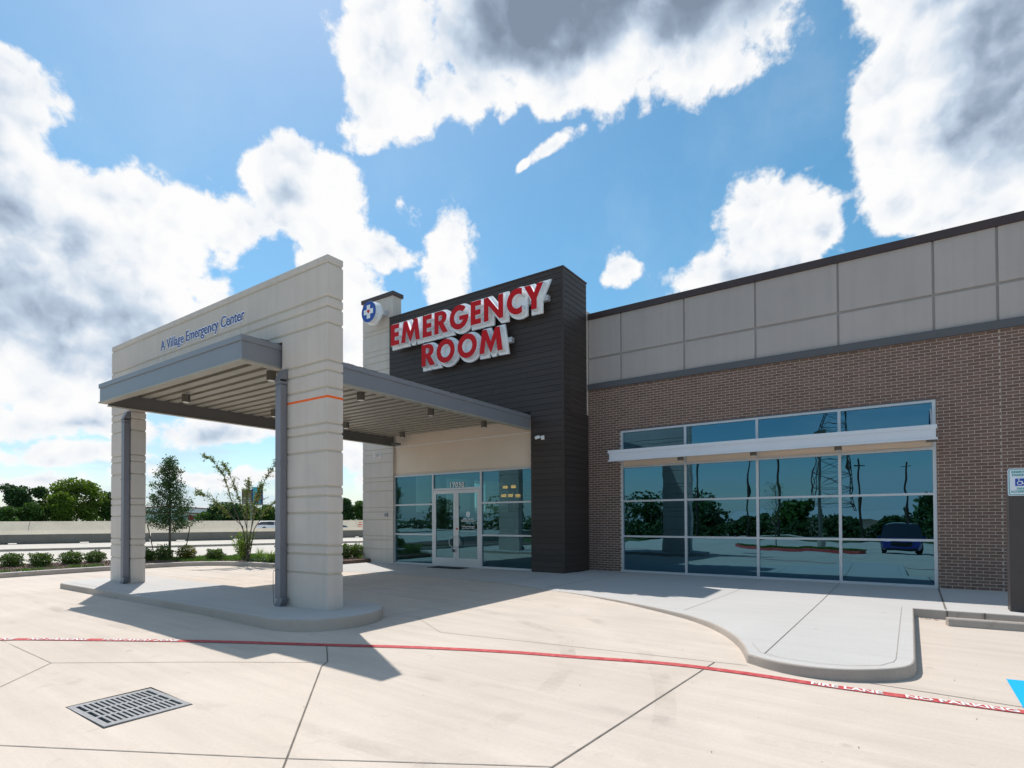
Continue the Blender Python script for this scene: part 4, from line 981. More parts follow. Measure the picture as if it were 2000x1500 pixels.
# grass blades / low ground cover patches
def blades(centers,n,h,spread,name,m,parent,w=.008,lean=.35,kind=None):
    V=[];F=[]
    for cx,cy,cz in centers:
        for k in range(n):
            a=random.random()*2*PI; r=spread*math.sqrt(random.random()); x=cx+r*math.cos(a); y=cy+r*math.sin(a); hh=h*random.uniform(.6,1.1); l=lean*hh*random.uniform(.3,1.2); b=random.random()*2*PI; ca,sa=math.cos(a),math.sin(a)
            dx,dy=math.cos(b)*w,math.sin(b)*w; i=len(V)
            V+=[(x-dx,y-dy,cz),(x+dx,y+dy,cz),(x+ca*l*.35+dx*.8,y+sa*l*.35+dy*.8,cz+hh*.6),(x+ca*l*.35-dx*.8,y+sa*l*.35-dy*.8,cz+hh*.6),(x+ca*l,y+sa*l,cz+hh*(1-.25*lean))]
            F+=[(i,i+1,i+2,i+3),(i+3,i+2,i+4)]
    me=bpy.data.meshes.new(name); me.from_pydata(V,[],F); me.materials.append(MATS[m]); o=bpy.data.objects.new(name,me); link(o,parent)
    if kind: o['kind']=kind
    return o
gp=[]
for k in range(420):
    y=random.uniform(9.2,13.0); x=random.uniform(-22.5,-17.5)
    if inside(x,y,BED) and (x*-.92+y*.39)>21.3: gp.append((x,y,pav(x,y)+.12))
for k in range(46):
    x=random.uniform(-21.2,-20.55); y=random.uniform(3.2,7.3)
    if inside(x,y,BED): gp.append((x,y,pav(x,y)+.12))
o=blades(gp,26,.10,.16,'grass','grass',None,.006,.5); tag(o,'patches of bright green grass growing at the back of the planting bed','grass',kind='stuff')
gc=[]
while len(gc)<2600:
    x=random.uniform(-18.6,-15.7); y=random.uniform(10.3,12.2)
    if inside(x,y,BED) and random.random()<math.exp(-((x+17.2)/1.0)**2-((y-10.8)/.7)**2): gc.append((x,y,pav(x,y)+.13+random.random()*.10))
tag(leaves(gc,.06,'ground_cover','leaf_cover',None,up=.3),'low grey-green ground cover creeping to the kerb under the slender tree','ground cover',kind='stuff')
# shrubs
def shrub(x,y,r,h,label,group,m='leaf_shrub',n=1900,leaf=.058,seed=0):
    global RNG
    RNG=np.random.default_rng(100+seed)
    z0=pav(x,y)+.12; s=empty('shrub',label,'shrub',(x,y,z0),0,group)
    r*=.86; h*=.90
    u=RNG.normal(size=(n,3)); u/=np.linalg.norm(u,axis=1)[:,None]; rad=RNG.random(n)**.33
    lump=1+.22*np.sin(u[:,0]*5+seed)*np.cos(u[:,1]*6+seed*2)+.12*np.sin(u[:,2]*9+seed)
    P=u*(rad*lump)[:,None]*np.array([r,r,h*.55]); P[:,2]=np.abs(P[:,2]+h*.40)*1.0+.03
    P[:,2]*=1.0
    leaves(P,leaf,'foliage',m,s,aspect=.55,outward=u)
    st=MB()
    for k in range(6):
        a=2*PI*k/6+seed; st.tube([(0,0,-.02),(math.cos(a)*r*.3,math.sin(a)*r*.3,h*.35),(math.cos(a)*r*.6,math.sin(a)*r*.6,h*.7)],[.012,.009,.004],5)
    st.obj('stem','bark',s); return s
G='small round shrubs along the planting bed'
shrub(-23.05,5.50,.36,.46,'leftmost round dark green shrub of the row by the kerb',G,seed=1)
shrub(-22.25,6.02,.38,.50,'second round green shrub from the left in the row by the kerb',G,seed=2)
shrub(-22.45,6.86,.38,.50,'third round green shrub from the left, its leaves tipped yellow',G,'leaf_shrub',seed=3)
shrub(-22.55,7.55,.36,.46,'fourth round green shrub from the left, just before the left pier',G,seed=4)
shrub(-21.55,8.75,.30,.46,'dark shrub partly hidden right behind the left portal pier',G,seed=5)
shrub(-21.7,9.35,.36,.58,'dark leafy shrub at the foot of the staked oak trunk',G,seed=6)
shrub(-21.16,9.89,.36,.56,'yellow-green loose shrub by the right stake of the oak',G,'leaf_shrub_yellow',seed=7)
shrub(-19.80,10.20,.36,.44,'low round green shrub midway between the two young trees',G,seed=8)
shrub(-16.60,13.29,.36,.62,'leafy shrub left of the pale entry pier, the nearer of the pair',G,'leaf_shrub',seed=9)
shrub(-16.28,13.6,.34,.60,'leafy shrub half hidden behind the pale entry pier',G,'leaf_shrub',seed=10)
shrub(-17.05,12.95,.22,.36,'small yellow-green shrub just right of the large portal pier',G,'leaf_shrub_yellow',seed=11,n=500)
def tuft(x,y,h,sp,label,n=110,m='leaf_blade',lean=.75):
    z=pav(x,y)+.12; t=empty('spiky_grass_plant',label,'plant',(x,y,z),0,'spiky grass plants in the bed')
    blades([(0,0,0)],n,h,sp,'blades',m,t,.009,lean)
tuft(-16.95,10.55,.55,.09,'spiky variegated grass clump, the left one of the pair beside the portal pier')
tuft(-16.35,10.75,.58,.10,'spiky variegated grass clump, the right one of the pair beside the portal pier')
tuft(-19.3,10.9,.55,.06,'slim upright grass clump left of the bright green bush',60,lean=.25)
tuft(-18.5,11.1,.50,.06,'slim grass clump touching the bright green bush',50,lean=.35)
tuft(-15.93,13.42,.16,.05,'tiny weed tuft growing at the foot of the entry pier',30)
# young oak
def limb_tree(): pass
def oak():
    x,y=-22.0,9.68; z0=pav(x,y)+.12; t=empty('young_oak_tree','slender young oak tree held by two stakes in the planting bed','tree',(x,y,z0))
    r=np.random.default_rng(5); mb=MB(); mb.tube([(0,0,-.05),(.01,0,.6),(-.01,.01,1.1),(.0,0,2.0),(-.06,.0,3.0),(-.10,0,3.75)],[.05,.043,.038,.028,.014,.004],7)
    P=[]
    for k in range(70):
        f=(k+.5)/70; z=.98+f*2.65; L=(.86*(1-f)**.75+.10)*r.uniform(.55,1.15); a=k*2.4+r.uniform(-.3,.3); el=.55+.4*f
        e=Vector((math.cos(a)*L,math.sin(a)*L,z+L*math.tan(el)*.55)); b=Vector((-.02*f,0,z)); mid=b.lerp(e,.5)+Vector((0,0,-.05)); mb.tube([b,mid,e],[.012,.008,.003],4,False)
        nl=int(125*(L/.6+.35)); 
        for q in range(nl):
            s=r.random()**.7; c=b.lerp(e,.12+.9*s); P.append((c.x+r.normal()*.07,c.y+r.normal()*.07,c.z+r.normal()*.075))
    mb.obj('trunk','bark',t,smooth=True); leaves(P,.062,'foliage','leaf_oak',t,aspect=.6)
    for (a,b,l) in (((-.62,-.22,0),(-.85,-.40,1.28),'left'),((.42,.30,0),(.62,.42,1.20),'right')):
        s=MB().tube([(x+a[0],y+a[1],z0-.03),(x+b[0],y+b[1],z0+b[2])],.017,6).obj('tree_stake','stake'); tag(s,'thin dark metal stake %s of the young oak trunk'%('to the left' if l=='left' else 'to the right'),'stake','stakes beside the young oak')
oak()
def myrtle():
    x,y=-18.15,10.42; z0=pav(x,y)+.12; t=empty('crape_myrtle_tree','sparse multi-stemmed crape myrtle tree with wispy yellow-green leaves','tree',(x,y,z0))
    r=np.random.default_rng(11); mb=MB(); P=[];Cc=[]
    R=Vector((math.cos(YAW),math.sin(YAW),0)); D=Vector((-math.sin(YAW),math.cos(YAW),0))
    # stems fan out: (sideways, depth, height) way-points
    stems=[[(0,0,0),(-.10,.0,1.0),(-.55,.1,2.0),(-.85,.15,2.9),(-1.25,.2,3.45),(-1.60,.2,3.62)],[(.03,0,0),(-.02,.05,1.1),(-.25,.0,2.1),(-.55,-.1,3.0),(-.78,-.1,3.3)],
           [(.02,.02,0),(-.12,-.05,1.2),(-.62,-.25,1.75),(-1.15,-.3,2.2),(-1.55,-.35,2.35)],[(.05,0,0),(.12,.0,1.0),(.30,.1,1.9),(.55,.15,2.8),(.85,.2,3.3),(1.25,.25,3.85)],
           [(.06,.02,0),(.20,.1,1.1),(.55,.25,1.75),(.95,.3,2.15),(1.3,.35,2.25)],[(.0,.0,0),(.05,-.1,1.3),(.10,-.2,2.2),(.18,-.25,2.75)],[(.04,-.02,0),(.22,-.12,1.25),(.38,-.2,2.1),(.60,-.25,2.6)]]
    for st in stems:
        W_=[R*a+D*b+Vector((0,0,c)) for a,b,c in st]; n=len(W_); mb.tube(W_,[.021*(1-.8*i/(n-1)) for i in range(n)],6,False)
        for k in range(84):
            f=r.uniform(.40,1.0); i=min(int(f*(n-1)),n-2); u=f*(n-1)-i; b=W_[i].lerp(W_[i+1],u); dr=(W_[i+1]-W_[i]).normalized()
            L=r.uniform(.10,.42)*(1.15-f*.6); e=b+(dr*.6+Vector(r.normal(size=3))*.55).normalized()*L; mb.tube([b,e],[.004,.0015],3,False)
            for q in range(9): c=b.lerp(e,r.random()*1.05); P.append((c.x+r.normal()*.022,c.y+r.normal()*.022,c.z+r.normal()*.022))
    mb.obj('trunk','bark',t,smooth=True); leaves(P,.055,'foliage','leaf_myrtle',t,aspect=.5)
    # bright bush at the foot
    global RNG
    RNG=np.random.default_rng(33); s=empty('bush','upright bright green bush growing round the foot of the crape myrtle','bush',(x-.10,y-.05,z0))
    P=[];st=MB()
    for k in range(60):
        a=r.uniform(0,2*PI); sp=r.uniform(.05,.42); h=r.uniform(.55,1.12)*(1-.18*sp); e=Vector((math.cos(a)*sp,math.sin(a)*sp,h)); st.tube([(0,0,0),(e.x*.5,e.y*.5,h*.55),e],[.006,.004,.002],4,False)
        for q in range(34): f=.28+.74*r.random(); P.append((e.x*f**.8+r.normal()*.03,e.y*f**.8+r.normal()*.03,e.z*f+r.normal()*.03))
    st.obj('stem','bark',s); leaves(P,.058,'foliage','leaf_bright',s,aspect=.5)
myrtle()

# ================================================================== FREEWAY (runs oblique to the building)
NRM=Vector((-.92,.39,0)).normalized(); ALG=Vector((.39,.92,0)).normalized()
def fw(s,n,z): p=NRM*n+ALG*s; return (p.x,p.y,z)
def fslab(name,m,n0,n1,z0,z1,s0=-500,s1=900,parent=None,kind='structure'):
    mb=MB(); mb.v=[fw(s0,n0,z0),fw(s1,n0,z0),fw(s1,n1,z0),fw(s0,n1,z0),fw(s0,n0,z1),fw(s1,n0,z1),fw(s1,n1,z1),fw(s0,n1,z1)]; mb.f=[(0,3,2,1),(4,5,6,7),(0,1,5,4),(1,2,6,5),(2,3,7,6),(3,0,4,7)]; mb.mi=[0]*6
    o=mb.obj(name,m,parent); 
    if kind: o['kind']=kind
    return o
fslab('frontage_road','road_concrete',24.8,38.1,-.8,.13); fslab('road_shoulder','road_concrete',38.1,46.6,-.8,.25); fslab('freeway','road_concrete',46.6,100.5,-.8,.18)
for s0 in range(-200,300,12): 
    pass
mk=MB()
for n0,zz in ((31.4,.136),):
    for s in range(-60,160,12):
        mk.v+=[fw(s,n0,zz),fw(s+4.5,n0,zz),fw(s+4.5,n0+.14,zz),fw(s,n0+.14,zz)]; b=len(mk.v)-4; mk.f.append((b,b+1,b+2,b+3)); mk.mi.append(0)
for n0 in (25.6,37.5): mk.v+=[fw(-300,n0,.136),fw(500,n0,.136),fw(500,n0+.14,.136),fw(-300,n0+.14,.136)]; b=len(mk.v)-4; mk.f.append((b,b+1,b+2,b+3)); mk.mi.append(0)
tag(mk.obj('lane_markings','paint_white'),'white lane lines painted on the frontage road beyond the bed','painted line')
fslab('shoulder_kerb','joint_light',38.05,38.1,.10,.245,parent=None)
def barrier(name,label,nf,prof,slen,s0,count,slotz,m='barrier_concrete',slot=.55):
    R0=empty(name,label,'barrier')
    me_=None
    for k in range(count):
        mb=MB(); L=slen-.05
        # openings for drainage along the foot
        x0=0; 
        zb=prof[0][1]
        P=prof
        segs=[(0,L)]
        n=len(P)
        for x in (0,L):
            for a,z in P: mb.v.append((x,a,z))
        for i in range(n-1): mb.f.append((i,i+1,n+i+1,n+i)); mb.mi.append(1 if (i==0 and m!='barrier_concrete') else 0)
        mb.f+=[tuple(range(n)),tuple(range(2*n-1,n-1,-1))]; mb.mi+=[0,0]
        mb.f.append((n-1,0,n,2*n-1)); mb.mi.append(0)
        # feet between the openings
        xs=[0]; 
        for q in range(int(L//slotz[2])): xs+= [slotz[2]*(q+.5)-slot/2,slotz[2]*(q+.5)+slot/2]
        xs.append(L)
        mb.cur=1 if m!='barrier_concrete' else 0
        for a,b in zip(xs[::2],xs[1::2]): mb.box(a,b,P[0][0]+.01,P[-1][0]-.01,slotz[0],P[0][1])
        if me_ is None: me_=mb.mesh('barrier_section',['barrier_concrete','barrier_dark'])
        o=bpy.data.objects.new('barrier_section',me_); link(o,R0); p=fw(s0+slen*k,nf,0); o.location=p; o.rotation_euler=(0,0,math.atan2(ALG.y,ALG.x))
    return R0
barrier('near_barrier','long concrete traffic barrier along the near side of the freeway, front face of a darker material',46.0,[(0,.33),(0,.86),(.34,1.10),(.50,1.10),(.84,.86),(.84,.33)],9.1,-46,22,(.25,.33,3.6),'dark')
barrier('far_barrier','long pale concrete wall along the far side of the freeway behind the cars',98.6,[(0,.30),(1.75,1.74),(2.0,1.74),(2.4,.30)],15.0,-60,20,(.18,.30,4.0),slot=1.2)
# ---- cars
def car(name,label,loc,rz,body,L_=4.4,W_=1.8,H_=1.47,suv=False,group=None):
    c=empty(name,label,'car',loc,rz,group)
    # stations along x: (x, half width, sill z, shoulder z, roof z, roof half width)
    w=W_/2; h=H_
    if suv: st=[(-.5,.80,.45,.95,.95),(-.49,.92,.30,1.05,1.45),(-.44,.98,.28,1.06,h*.985),(-.2,1,.26,1.06,h),(.05,1,.26,1.04,h*.985),(.20,1,.26,1.02,1.05),(.34,.98,.26,1.0,1.0),(.46,.93,.28,.92,.92),(.5,.84,.36,.78,.78)]
    else: st=[(-.5,.78,.42,.80,.86),(-.485,.90,.28,.92,1.18),(-.40,.97,.24,.93,h*.965),(-.15,1,.22,.90,h),(.05,1,.22,.87,h*.97),(.22,1,.22,.86,.90),(.36,.97,.22,.78,.78),(.46,.92,.24,.66,.66),(.5,.82,.32,.52,.52)]
    ring=[]; 
    for x,f,zs,zb,zr in st:
        hw=w*f; rw=hw*(.80 if zr>zb+.15 else .97)
        ring.append([(x*L_,0,zs),(x*L_,hw*.93,zs),(x*L_,hw,zs+.16),(x*L_,hw*1.0,(zs+zb)/2+.05),(x*L_,hw*.965,zb),(x*L_,rw,zr-.05 if zr>zb+.15 else zr+.0),(x*L_,rw*.8,zr),(x*L_,0,zr+.015)])
    bo=MB(); gl=MB(); m=8
    for side in (1,-1):
        for i in range(len(ring)-1):
            for k in range(m-1):
                q=[ring[i][k],ring[i][k+1],ring[i+1][k+1],ring[i+1][k]]; q=[(a,b*side,c_) for a,b,c_ in q]
                isg=False
                hi=st[i][4]>st[i][3]+.15; hj=st[i+1][4]>st[i+1][3]+.15
                if k==4 and hi and hj: isg=True
                if k in (4,5,6) and (hi!=hj): isg=True
                (gl if isg else bo).add(q,[(0,1,2,3)])
    for e_ in (0,len(ring)-1):
        poly=ring[e_]+[(a,-b,c_) for a,b,c_ in ring[e_][1:-1][::-1]]; bo.add(poly,[tuple(range(len(poly)))])
    for M_ in (bo,gl):
        pass
    for nm,M_,mt in (('body',bo,body),('window_glass',gl,'car_glass')):
        me=M_.mesh(nm,mt); bm=bmesh.new(); bm.from_mesh(me); bmesh.ops.remove_doubles(bm,verts=bm.verts,dist=.001); bmesh.ops.recalc_face_normals(bm,faces=bm.faces); bm.to_mesh(me); bm.free()
        me.polygons.foreach_set('use_smooth',[True]*len(me.polygons)); me.set_sharp_from_angle(angle=math.radians(38)); link(bpy.data.objects.new(nm,me),c)
    # pillars
    for s in (1,-1):
        xp=(.0 if not suv else -.05)*L_; MB().obox((xp,s*w*.895,(st[3][3]+h)/2-.03),(.035,0,0),(0,.010,0),(0,-s*.07,(h-st[3][3])/2-.02)).obj('pillar',body,c)
        for xw in (-.31,.315):
            r=.37 if suv else .325
            wh=MB().tube([(xw*L_,s*(w-.20),r),(xw*L_,s*(w-.01),r)],r,20).obj('wheel','rubber',c); MB().tube([(xw*L_,s*(w-.012),r),(xw*L_,s*(w+.002),r)],r*.64,16).obj('rim','steel',wh)
            MB().tube([(xw*L_,s*(w-.19),r+.01),(xw*L_,s*(w-.035),r+.01)],r+.075,20).obj('wheel_arch','black',c) if False else None
        box('headlight','headlamp',c,.455*L_,.492*L_,s*w*.60-.14,s*w*.60+.16,(.74 if suv else .56),(.88 if suv else .66))
        if suv: box('tail_light','tail_red',c,-.497*L_,-.47*L_,s*w*.78-.10,s*w*.78+.10,.95,1.2)
        else: MB().obox((-.468*L_,s*w*.84,.93),(.10,-s*.03,.0),(0,.055,0),(.02,0,.085)).obj('tail_light','tail_red',c)
        MB().obox((.13*L_,s*(w+.05),(1.08 if suv else .96)),(.05,0,0),(0,.07,0),(0,0,.055)).obj('mirror',body,c)
    box('front_grille','black',c,.49*L_,.503*L_,-w*.5,w*.5,(.55 if suv else .34),(.80 if suv else .50)); box('bumper_lower','black',c,.47*L_,.506*L_,-w*.8,w*.8,.30,.42); box('licence_plate','white_plastic',c,-.506*L_,-.498*L_,-.17,.17,.62,.76)
    return c
az=math.atan2(ALG.y,ALG.x)
def along(x,y,d): return (x+ALG.x*d,y+ALG.y*d,.18)
car('parked_hatchback' if False else 'hatchback_car','white hatchback car driving right on the freeway between tree and portal pier',along(-76.4,45.4,2.2),az,'car_white')
car('sedan_car','dark teal car on the freeway, its nose showing right of the large pier',along(-71.4,57.3,-2.2),az,'car_teal')
car('sedan_car','white car on the far freeway lanes, only its roof above the wall',(-84.2+NRM.x*21,27.1+NRM.y*21+5,.42),az,'car_white',H_=1.50)
bb=empty('traffic_barrel','orange traffic barrel with white bands beside the freeway near the entry pier','traffic barrel',(-64.1,53.9,.18))
for k,(z0,z1,mm) in enumerate(((0,.2,'barrel_orange'),(.2,.34,'paint_white'),(.34,.5,'barrel_orange'),(.5,.64,'paint_white'),(.64,.80,'barrel_orange'),(.80,.94,'paint_white'),(.94,1.05,'barrel_orange'))):
    MB().tube([(0,0,z0*1.25),(0,0,z1*1.25)],[.34-.08*z0,.34-.08*z1],16).obj('barrel_band',mm,bb)
MB().cyl(0,0,0,.06,.45,12).obj('barrel_base','rubber',bb)
# ---- warehouses
def warehouse(label,pa,pb,depth,ze,zp,door=None):
    a,b=Vector((*pa,0)),Vector((*pb,0)); d=(b-a).normalized(); nb=Vector((d.y,-d.x,0)); 
    if nb.dot(a)<0: nb=-nb
    R0=empty('warehouse',label,'warehouse'); Ln=(b-a).length; P=[(0,0),(Ln,0),(Ln,ze),(Ln*.42,zp),(0,ze)]
    mb=MB()
    for q in (0,depth):
        for s,z in P: v=a+d*s+nb*q; mb.v.append((v.x,v.y,z))
    mb.f=[(0,1,2,3,4),(9,8,7,6,5),(0,5,6,1),(1,6,7,2),(4,9,5,0)]; mb.mi=[0]*5; mb.obj('wall','warehouse_wall',R0)
    rf=MB(); rf.v=[]
    for q in (-.3,depth+.3):
        for s,z in ((-.3,ze),(Ln*.42,zp+.02),(Ln+.3,ze)): v=a+d*s+nb*q; rf.v+=[(v.x,v.y,z),(v.x,v.y,z+.25)]
    rf.f=[(0,2,3,1),(2,4,5,3),(0,6,8,2),(2,8,10,4),(1,3,9,7),(3,5,11,9),(0,1,7,6),(4,10,11,5),(6,7,9,8),(8,9,11,10)]; rf.mi=[0]*10; rf.obj('roof','warehouse_trim',R0)
    if door:
        s0,s1,z1=door; v0=a+d*s0-nb*.08; v1=a+d*s1-nb*.08; MB().add([(v0.x,v0.y,0),(v1.x,v1.y,0),(v1.x,v1.y,z1),(v0.x,v0.y,z1)],[(0,1,2,3)]).obj('door','warehouse_trim',R0)
warehouse('white metal warehouse with red roof edge, the taller one behind the young oak',(-187.5,71),(-178.0,92.5),30,5.3,6.3)
warehouse('lower white metal warehouse with red edge in front of the taller one',(-168.5,64.5),(-161.0,81.5),9,3.7,4.05,(13.2,14.6,3.4))
# ---- billboard
bbd=empty('billboard','large roadside billboard on a single column above the far trees','billboard')
a,b=Vector((-114.0,64.3,0)),Vector((-112.5,68.0,0)); d=(b-a).normalized(); nb=Vector((-d.y,d.x,0)); 
if nb.dot(a)<0: nb=-nb
def bq(name,m,s0,s1,z0,z1,off=0,th=.15):
    c=a+d*(s0+s1)/2+nb*off; MB().obox((c.x,c.y,(z0+z1)/2),d*((s1-s0)/2),nb*(th/2),(0,0,(z1-z0)/2)).obj(name,m,bbd)
Lb=(b-a).length
bq('board','ad_brown',0,Lb*.50,5.3,8.4); bq('board','ad_cyan',Lb*.52,Lb*.92,5.3,8.95); bq('board','ad_navy',Lb*.92,Lb*1.03,5.25,9.0,0,.6); bq('board_edge','ad_navy',Lb*.49,Lb*.53,5.2,8.6,-.1)
bq('board_picture','ad_red',Lb*.62,Lb*.86,6.4,7.5,-.12,.05); bq('board_picture','ad_red',Lb*.69,Lb*.78,5.6,6.4,-.12,.05); 
for k in range(3): bq('board_picture','paint_white',Lb*.06,Lb*.44,5.6+k*.42,5.75+k*.42,-.12,.05)
bq('catwalk','steel',-Lb*.2,Lb*1.25,5.10,5.22,-.5,.9); bq('catwalk_rail','steel',-Lb*.2,-Lb*.02,5.75,5.80,-.9,.05)
c=a+d*Lb*.5+nb*.5; MB().cyl(c.x,c.y,-.2,5.1,.28,14).obj('column','steel',bbd)
# ---- far trees
RNG=np.random.default_rng(77)
for a_,b_,hh in ((-70,76,3.6),):
    n_=34000; sv=RNG.random(n_)*270-70; nv_=154+RNG.random(n_)*6; zz=RNG.random(n_)**.8*(hh+1.3*np.sin(sv*.31)+.9*np.sin(sv*.83+1)+RNG.normal(size=n_)*.25)
    P=np.stack([NRM.x*nv_+ALG.x*sv,NRM.y*nv_+ALG.y*sv,zz],1)
    k_=(sv<-3.5)|(sv>10.5); P=P[k_]
far_thicket_pts=P
def ftree(x,y,h,r,m,label,seed,base=0.0,n=2600,leaf=.55,flat=1.0,grp='trees beyond the freeway'):
    global RNG
    RNG=np.random.default_rng(seed); rr=np.random.default_rng(seed+1)
    t=empty('tree',label,'tree',(x,y,base),0,grp)
    K=11; C=[]; 
    for k in range(K):
        a=rr.uniform(0,2*PI); q=rr.uniform(0,.62)*r; zz=rr.uniform(.26,.84)*h; rad=r*rr.uniform(.30,.50)*(1.08-.45*abs(zz/h-.5)); C.append((q*math.cos(a),q*math.sin(a),zz,rad))
    C.append((0,0,h*.80,r*.36)); C.append((0,0,h*.40,r*.6))
    P=[];U=[]
    for cx,cy,cz,rad in C:
        m_=int(n/len(C)); u=RNG.normal(size=(m_,3)); u/=np.linalg.norm(u,axis=1)[:,None]; rd=rad*(.5+.68*RNG.random(m_)**.75); q=u*rd[:,None]*np.array([1,1,.80*flat])+np.array([cx,cy,cz]); P.append(q);U.append(u)
    P=np.vstack(P);U=np.vstack(U); k_=P[:,2]>.15; P=P[k_];U=U[k_]; P[:,2]=np.minimum(P[:,2],h*1.02+RNG.random(len(P))*.2)
    leaves(P,leaf,'crown',m,t,aspect=.8,outward=U*.5)
    mb=MB(); mb.tube([(0,0,-1.0),(.1,0,h*.3),(0,.1,h*.6)],[r*.07,r*.05,r*.025],7)
    for k in range(5): cx,cy,cz,rad=C[k]; mb.tube([(0,0,h*.25),(cx*.5,cy*.5,cz*.75),(cx,cy,cz)],[r*.035,r*.025,r*.012],5)
    mb.obj('trunk','bark',t)
tag(leaves(far_thicket_pts,.6,'far_thicket','leaf_far_mid',None,aspect=.8),'low continuous thicket closing the gaps between the far trees','thicket',kind='stuff')
D_,Mi,Li='leaf_far_dark','leaf_far_mid','leaf_far_light'
FT=[(-149.5,31.0,7.2,3.2,D_,'dark tree at the left edge of the photograph beyond the freeway'),
(-147.5,35.8,7.7,2.6,D_,'tall dark tree second from the left edge beyond the freeway'),
(-152,37.8,6.4,2.6,D_,'dark tree in the gap behind the tall dark one'),
(-146.5,39.4,7.6,2.3,D_,'dark lobed tree left of the big pale green tree'),
(-143.5,36.8,5.0,2.6,Mi,'lower mid-green tree in front of the dark ones at left'),
(-142.0,33.2,4.1,2.2,Mi,'low bushy green tree lowest at the left edge'),
(-144.5,43.6,9.0,4.3,Li,'big pale yellow-green tree, tallest of the far row'),
(-141.5,41.4,6.4,2.5,Li,'smaller pale green tree in front of the tallest one'),
(-143.0,46.9,8.2,3.2,Li,'broad pale green tree joined to the right of the tallest one'),
(-141.5,50.2,6.9,2.6,Mi,'mid-green tree beside the left portal pier'),
(-139.5,53.5,6.3,2.6,D_,'dark tree hidden mostly by the left portal pier'),
(-134.0,69.2,5.3,3.4,D_,'rounded dark olive tree behind the crape myrtle, left part'),
(-132.2,72.6,5.4,3.2,D_,'rounded olive tree behind the crape myrtle stems'),
(-133.0,66.0,3.6,1.7,Mi,'small low bush at the left end of the group behind the myrtle'),
(-130.5,76.2,4.9,2.3,Mi,'green tree below the billboard column'),
(-129.3,79.6,5.1,2.2,Mi,'green tree above the white hatchback'),
(-127.6,83.4,5.5,2.5,D_,'dark tree just left of the large portal pier'),
(-125.5,88,5.6,2.8,D_,'dark tree behind the large portal pier'),(-123.5,93,5.6,2.6,Mi,'green tree hidden behind the large portal pier'),
(-121.7,97.4,6.3,2.3,D_,'dark tree right of the large portal pier'),
(-119.9,101.5,5.8,2.6,Mi,'mid-green tree next to the pale entry pier'),(-117.5,106.5,5.8,2.8,D_,'dark tree mostly behind the pale entry pier')]
for k,(x,y,h,r,m,l) in enumerate(FT): ftree(x,y,h*(1.30 if h>5.6 else 1.12),r*1.22,m,l,300+k,0,4200,.42)

# ================================================================== SOUTH SIDE OF THE LOT (seen mirrored in the glazing)
suv=car('suv_car','bright blue SUV parked across the lot, mirrored in the rightmost window bays',(.12,-7.6,pav(.12,-7.6)+.0),PI/2,'car_blue',4.6,1.9,1.74,True)
ISL2=smooth([(-8.2,-6.0),(-6.6,-4.2),(-4.8,-3.3),(-2.9,-2.9),(-1.9,-2.7),(-1.3,-2.6),(-1.5,-5.5),(-2.2,-8.2),(-4.0,-9.0),(-7.2,-8.2)],2)
i2=slab(densify(ISL2,True,1.2),lambda x,y:pav(x,y)+.15,lambda x,y:pav(x,y)-.06,'grass_island','turf','paint_red'); tag(i2,kind='structure')
gp=[]
while len(gp)<900:
    x=random.uniform(-8.2,-1.3); y=random.uniform(-9,-2.7)
    if inside(x,y,ISL2): gp.append((x,y,pav(x,y)+.14))
o=blades(gp,16,.11,.16,'island_grass','grass',None,.008,.5); tag(o,'green grass on the red kerbed island mirrored in the brick window','grass',kind='stuff')
strip([(-60,-34),(45,-34)],6,lambda x,y:pav(x,y)+.02,'far_verge','turf',None,.03); bpy.data.objects['far_verge']['kind']='structure'
def pole(x,y,h,r,label,light=False):
    z=pav(x,y)-.1; p=empty('light_pole' if light else 'utility_pole',label,'pole',(x,y,z))
    MB().tube([(0,0,0),(0,0,h)],[r,r*.65],10).obj('shaft','wood_pole' if not light else 'lamp_grey',p)
    if light: MB().cyl(0,0,0,.85,.30,16).obj('base','curb_concrete',p); MB().box(-.35,.35,-.2,.2,h-.05,h+.12).obj('lamp_head','lamp_grey',p)
    else: MB().box(-.5,.5,-.04,.04,h-.6,h-.50).obj('crossarm','wood_pole',p)
pole(-4.4,-14.0,8.3,.13,'dark square parking lot lamp pole mirrored beside the third window bay',True)
pole(-10.2,-34,10.5,.16,'utility pole mirrored nearest the lamp pole in the third window bay'); pole(-19.5,-36,10,.15,'utility pole mirrored alone in the second window bay'); pole(-14.2,-38,9.5,.13,'thin utility pole mirrored left in the third window bay'); pole(.8,-38,8.2,.15,'utility pole mirrored at the right end of the fourth window bay'); pole(-3.2,-38,8.5,.13,'utility pole mirrored in the middle of the fourth window bay')
# lattice mast
tw=empty('transmission_tower','tall lattice power mast mirrored in the fourth window bay','tower',(-7.6,-62,-.8)); mb=MB(); Ht=27
def tp(f,i): w=2.6*(1-f)+.45; return Vector(((-1,1,1,-1)[i]*w,(-1,-1,1,1)[i]*w,Ht*f))
for k in range(12):
    f0,f1=k/12,(k+1)/12
    for i in range(4):
        j=(i+1)%4; mb.bar(tp(f0,i),tp(f1,i),.11); mb.bar(tp(f0,i),tp(f1,j),.05); mb.bar(tp(f0,j),tp(f1,i),.05); mb.bar(tp(f1,i),tp(f1,j),.06)
mb.obj('lattice','wood_pole',tw); MB().box(-6,6,-.3,.3,Ht*.72,Ht*.74).box(-4.5,4.5,-.3,.3,Ht*.86,Ht*.88).box(-5,5,-.3,.3,Ht-.3,Ht).obj('crossarm','wood_pole',tw)
wr=MB()
for dz,dy in ((9.6,-34),(9.2,-36),(9.3,-38)):
    for xx in (-1.1,1.1):
        pts=[(x,dy+xx*.3,dz-.6+.9*((x+10)/40)**2) for x in range(-60,50,10)]; wr.tube(pts,.02,3,False)
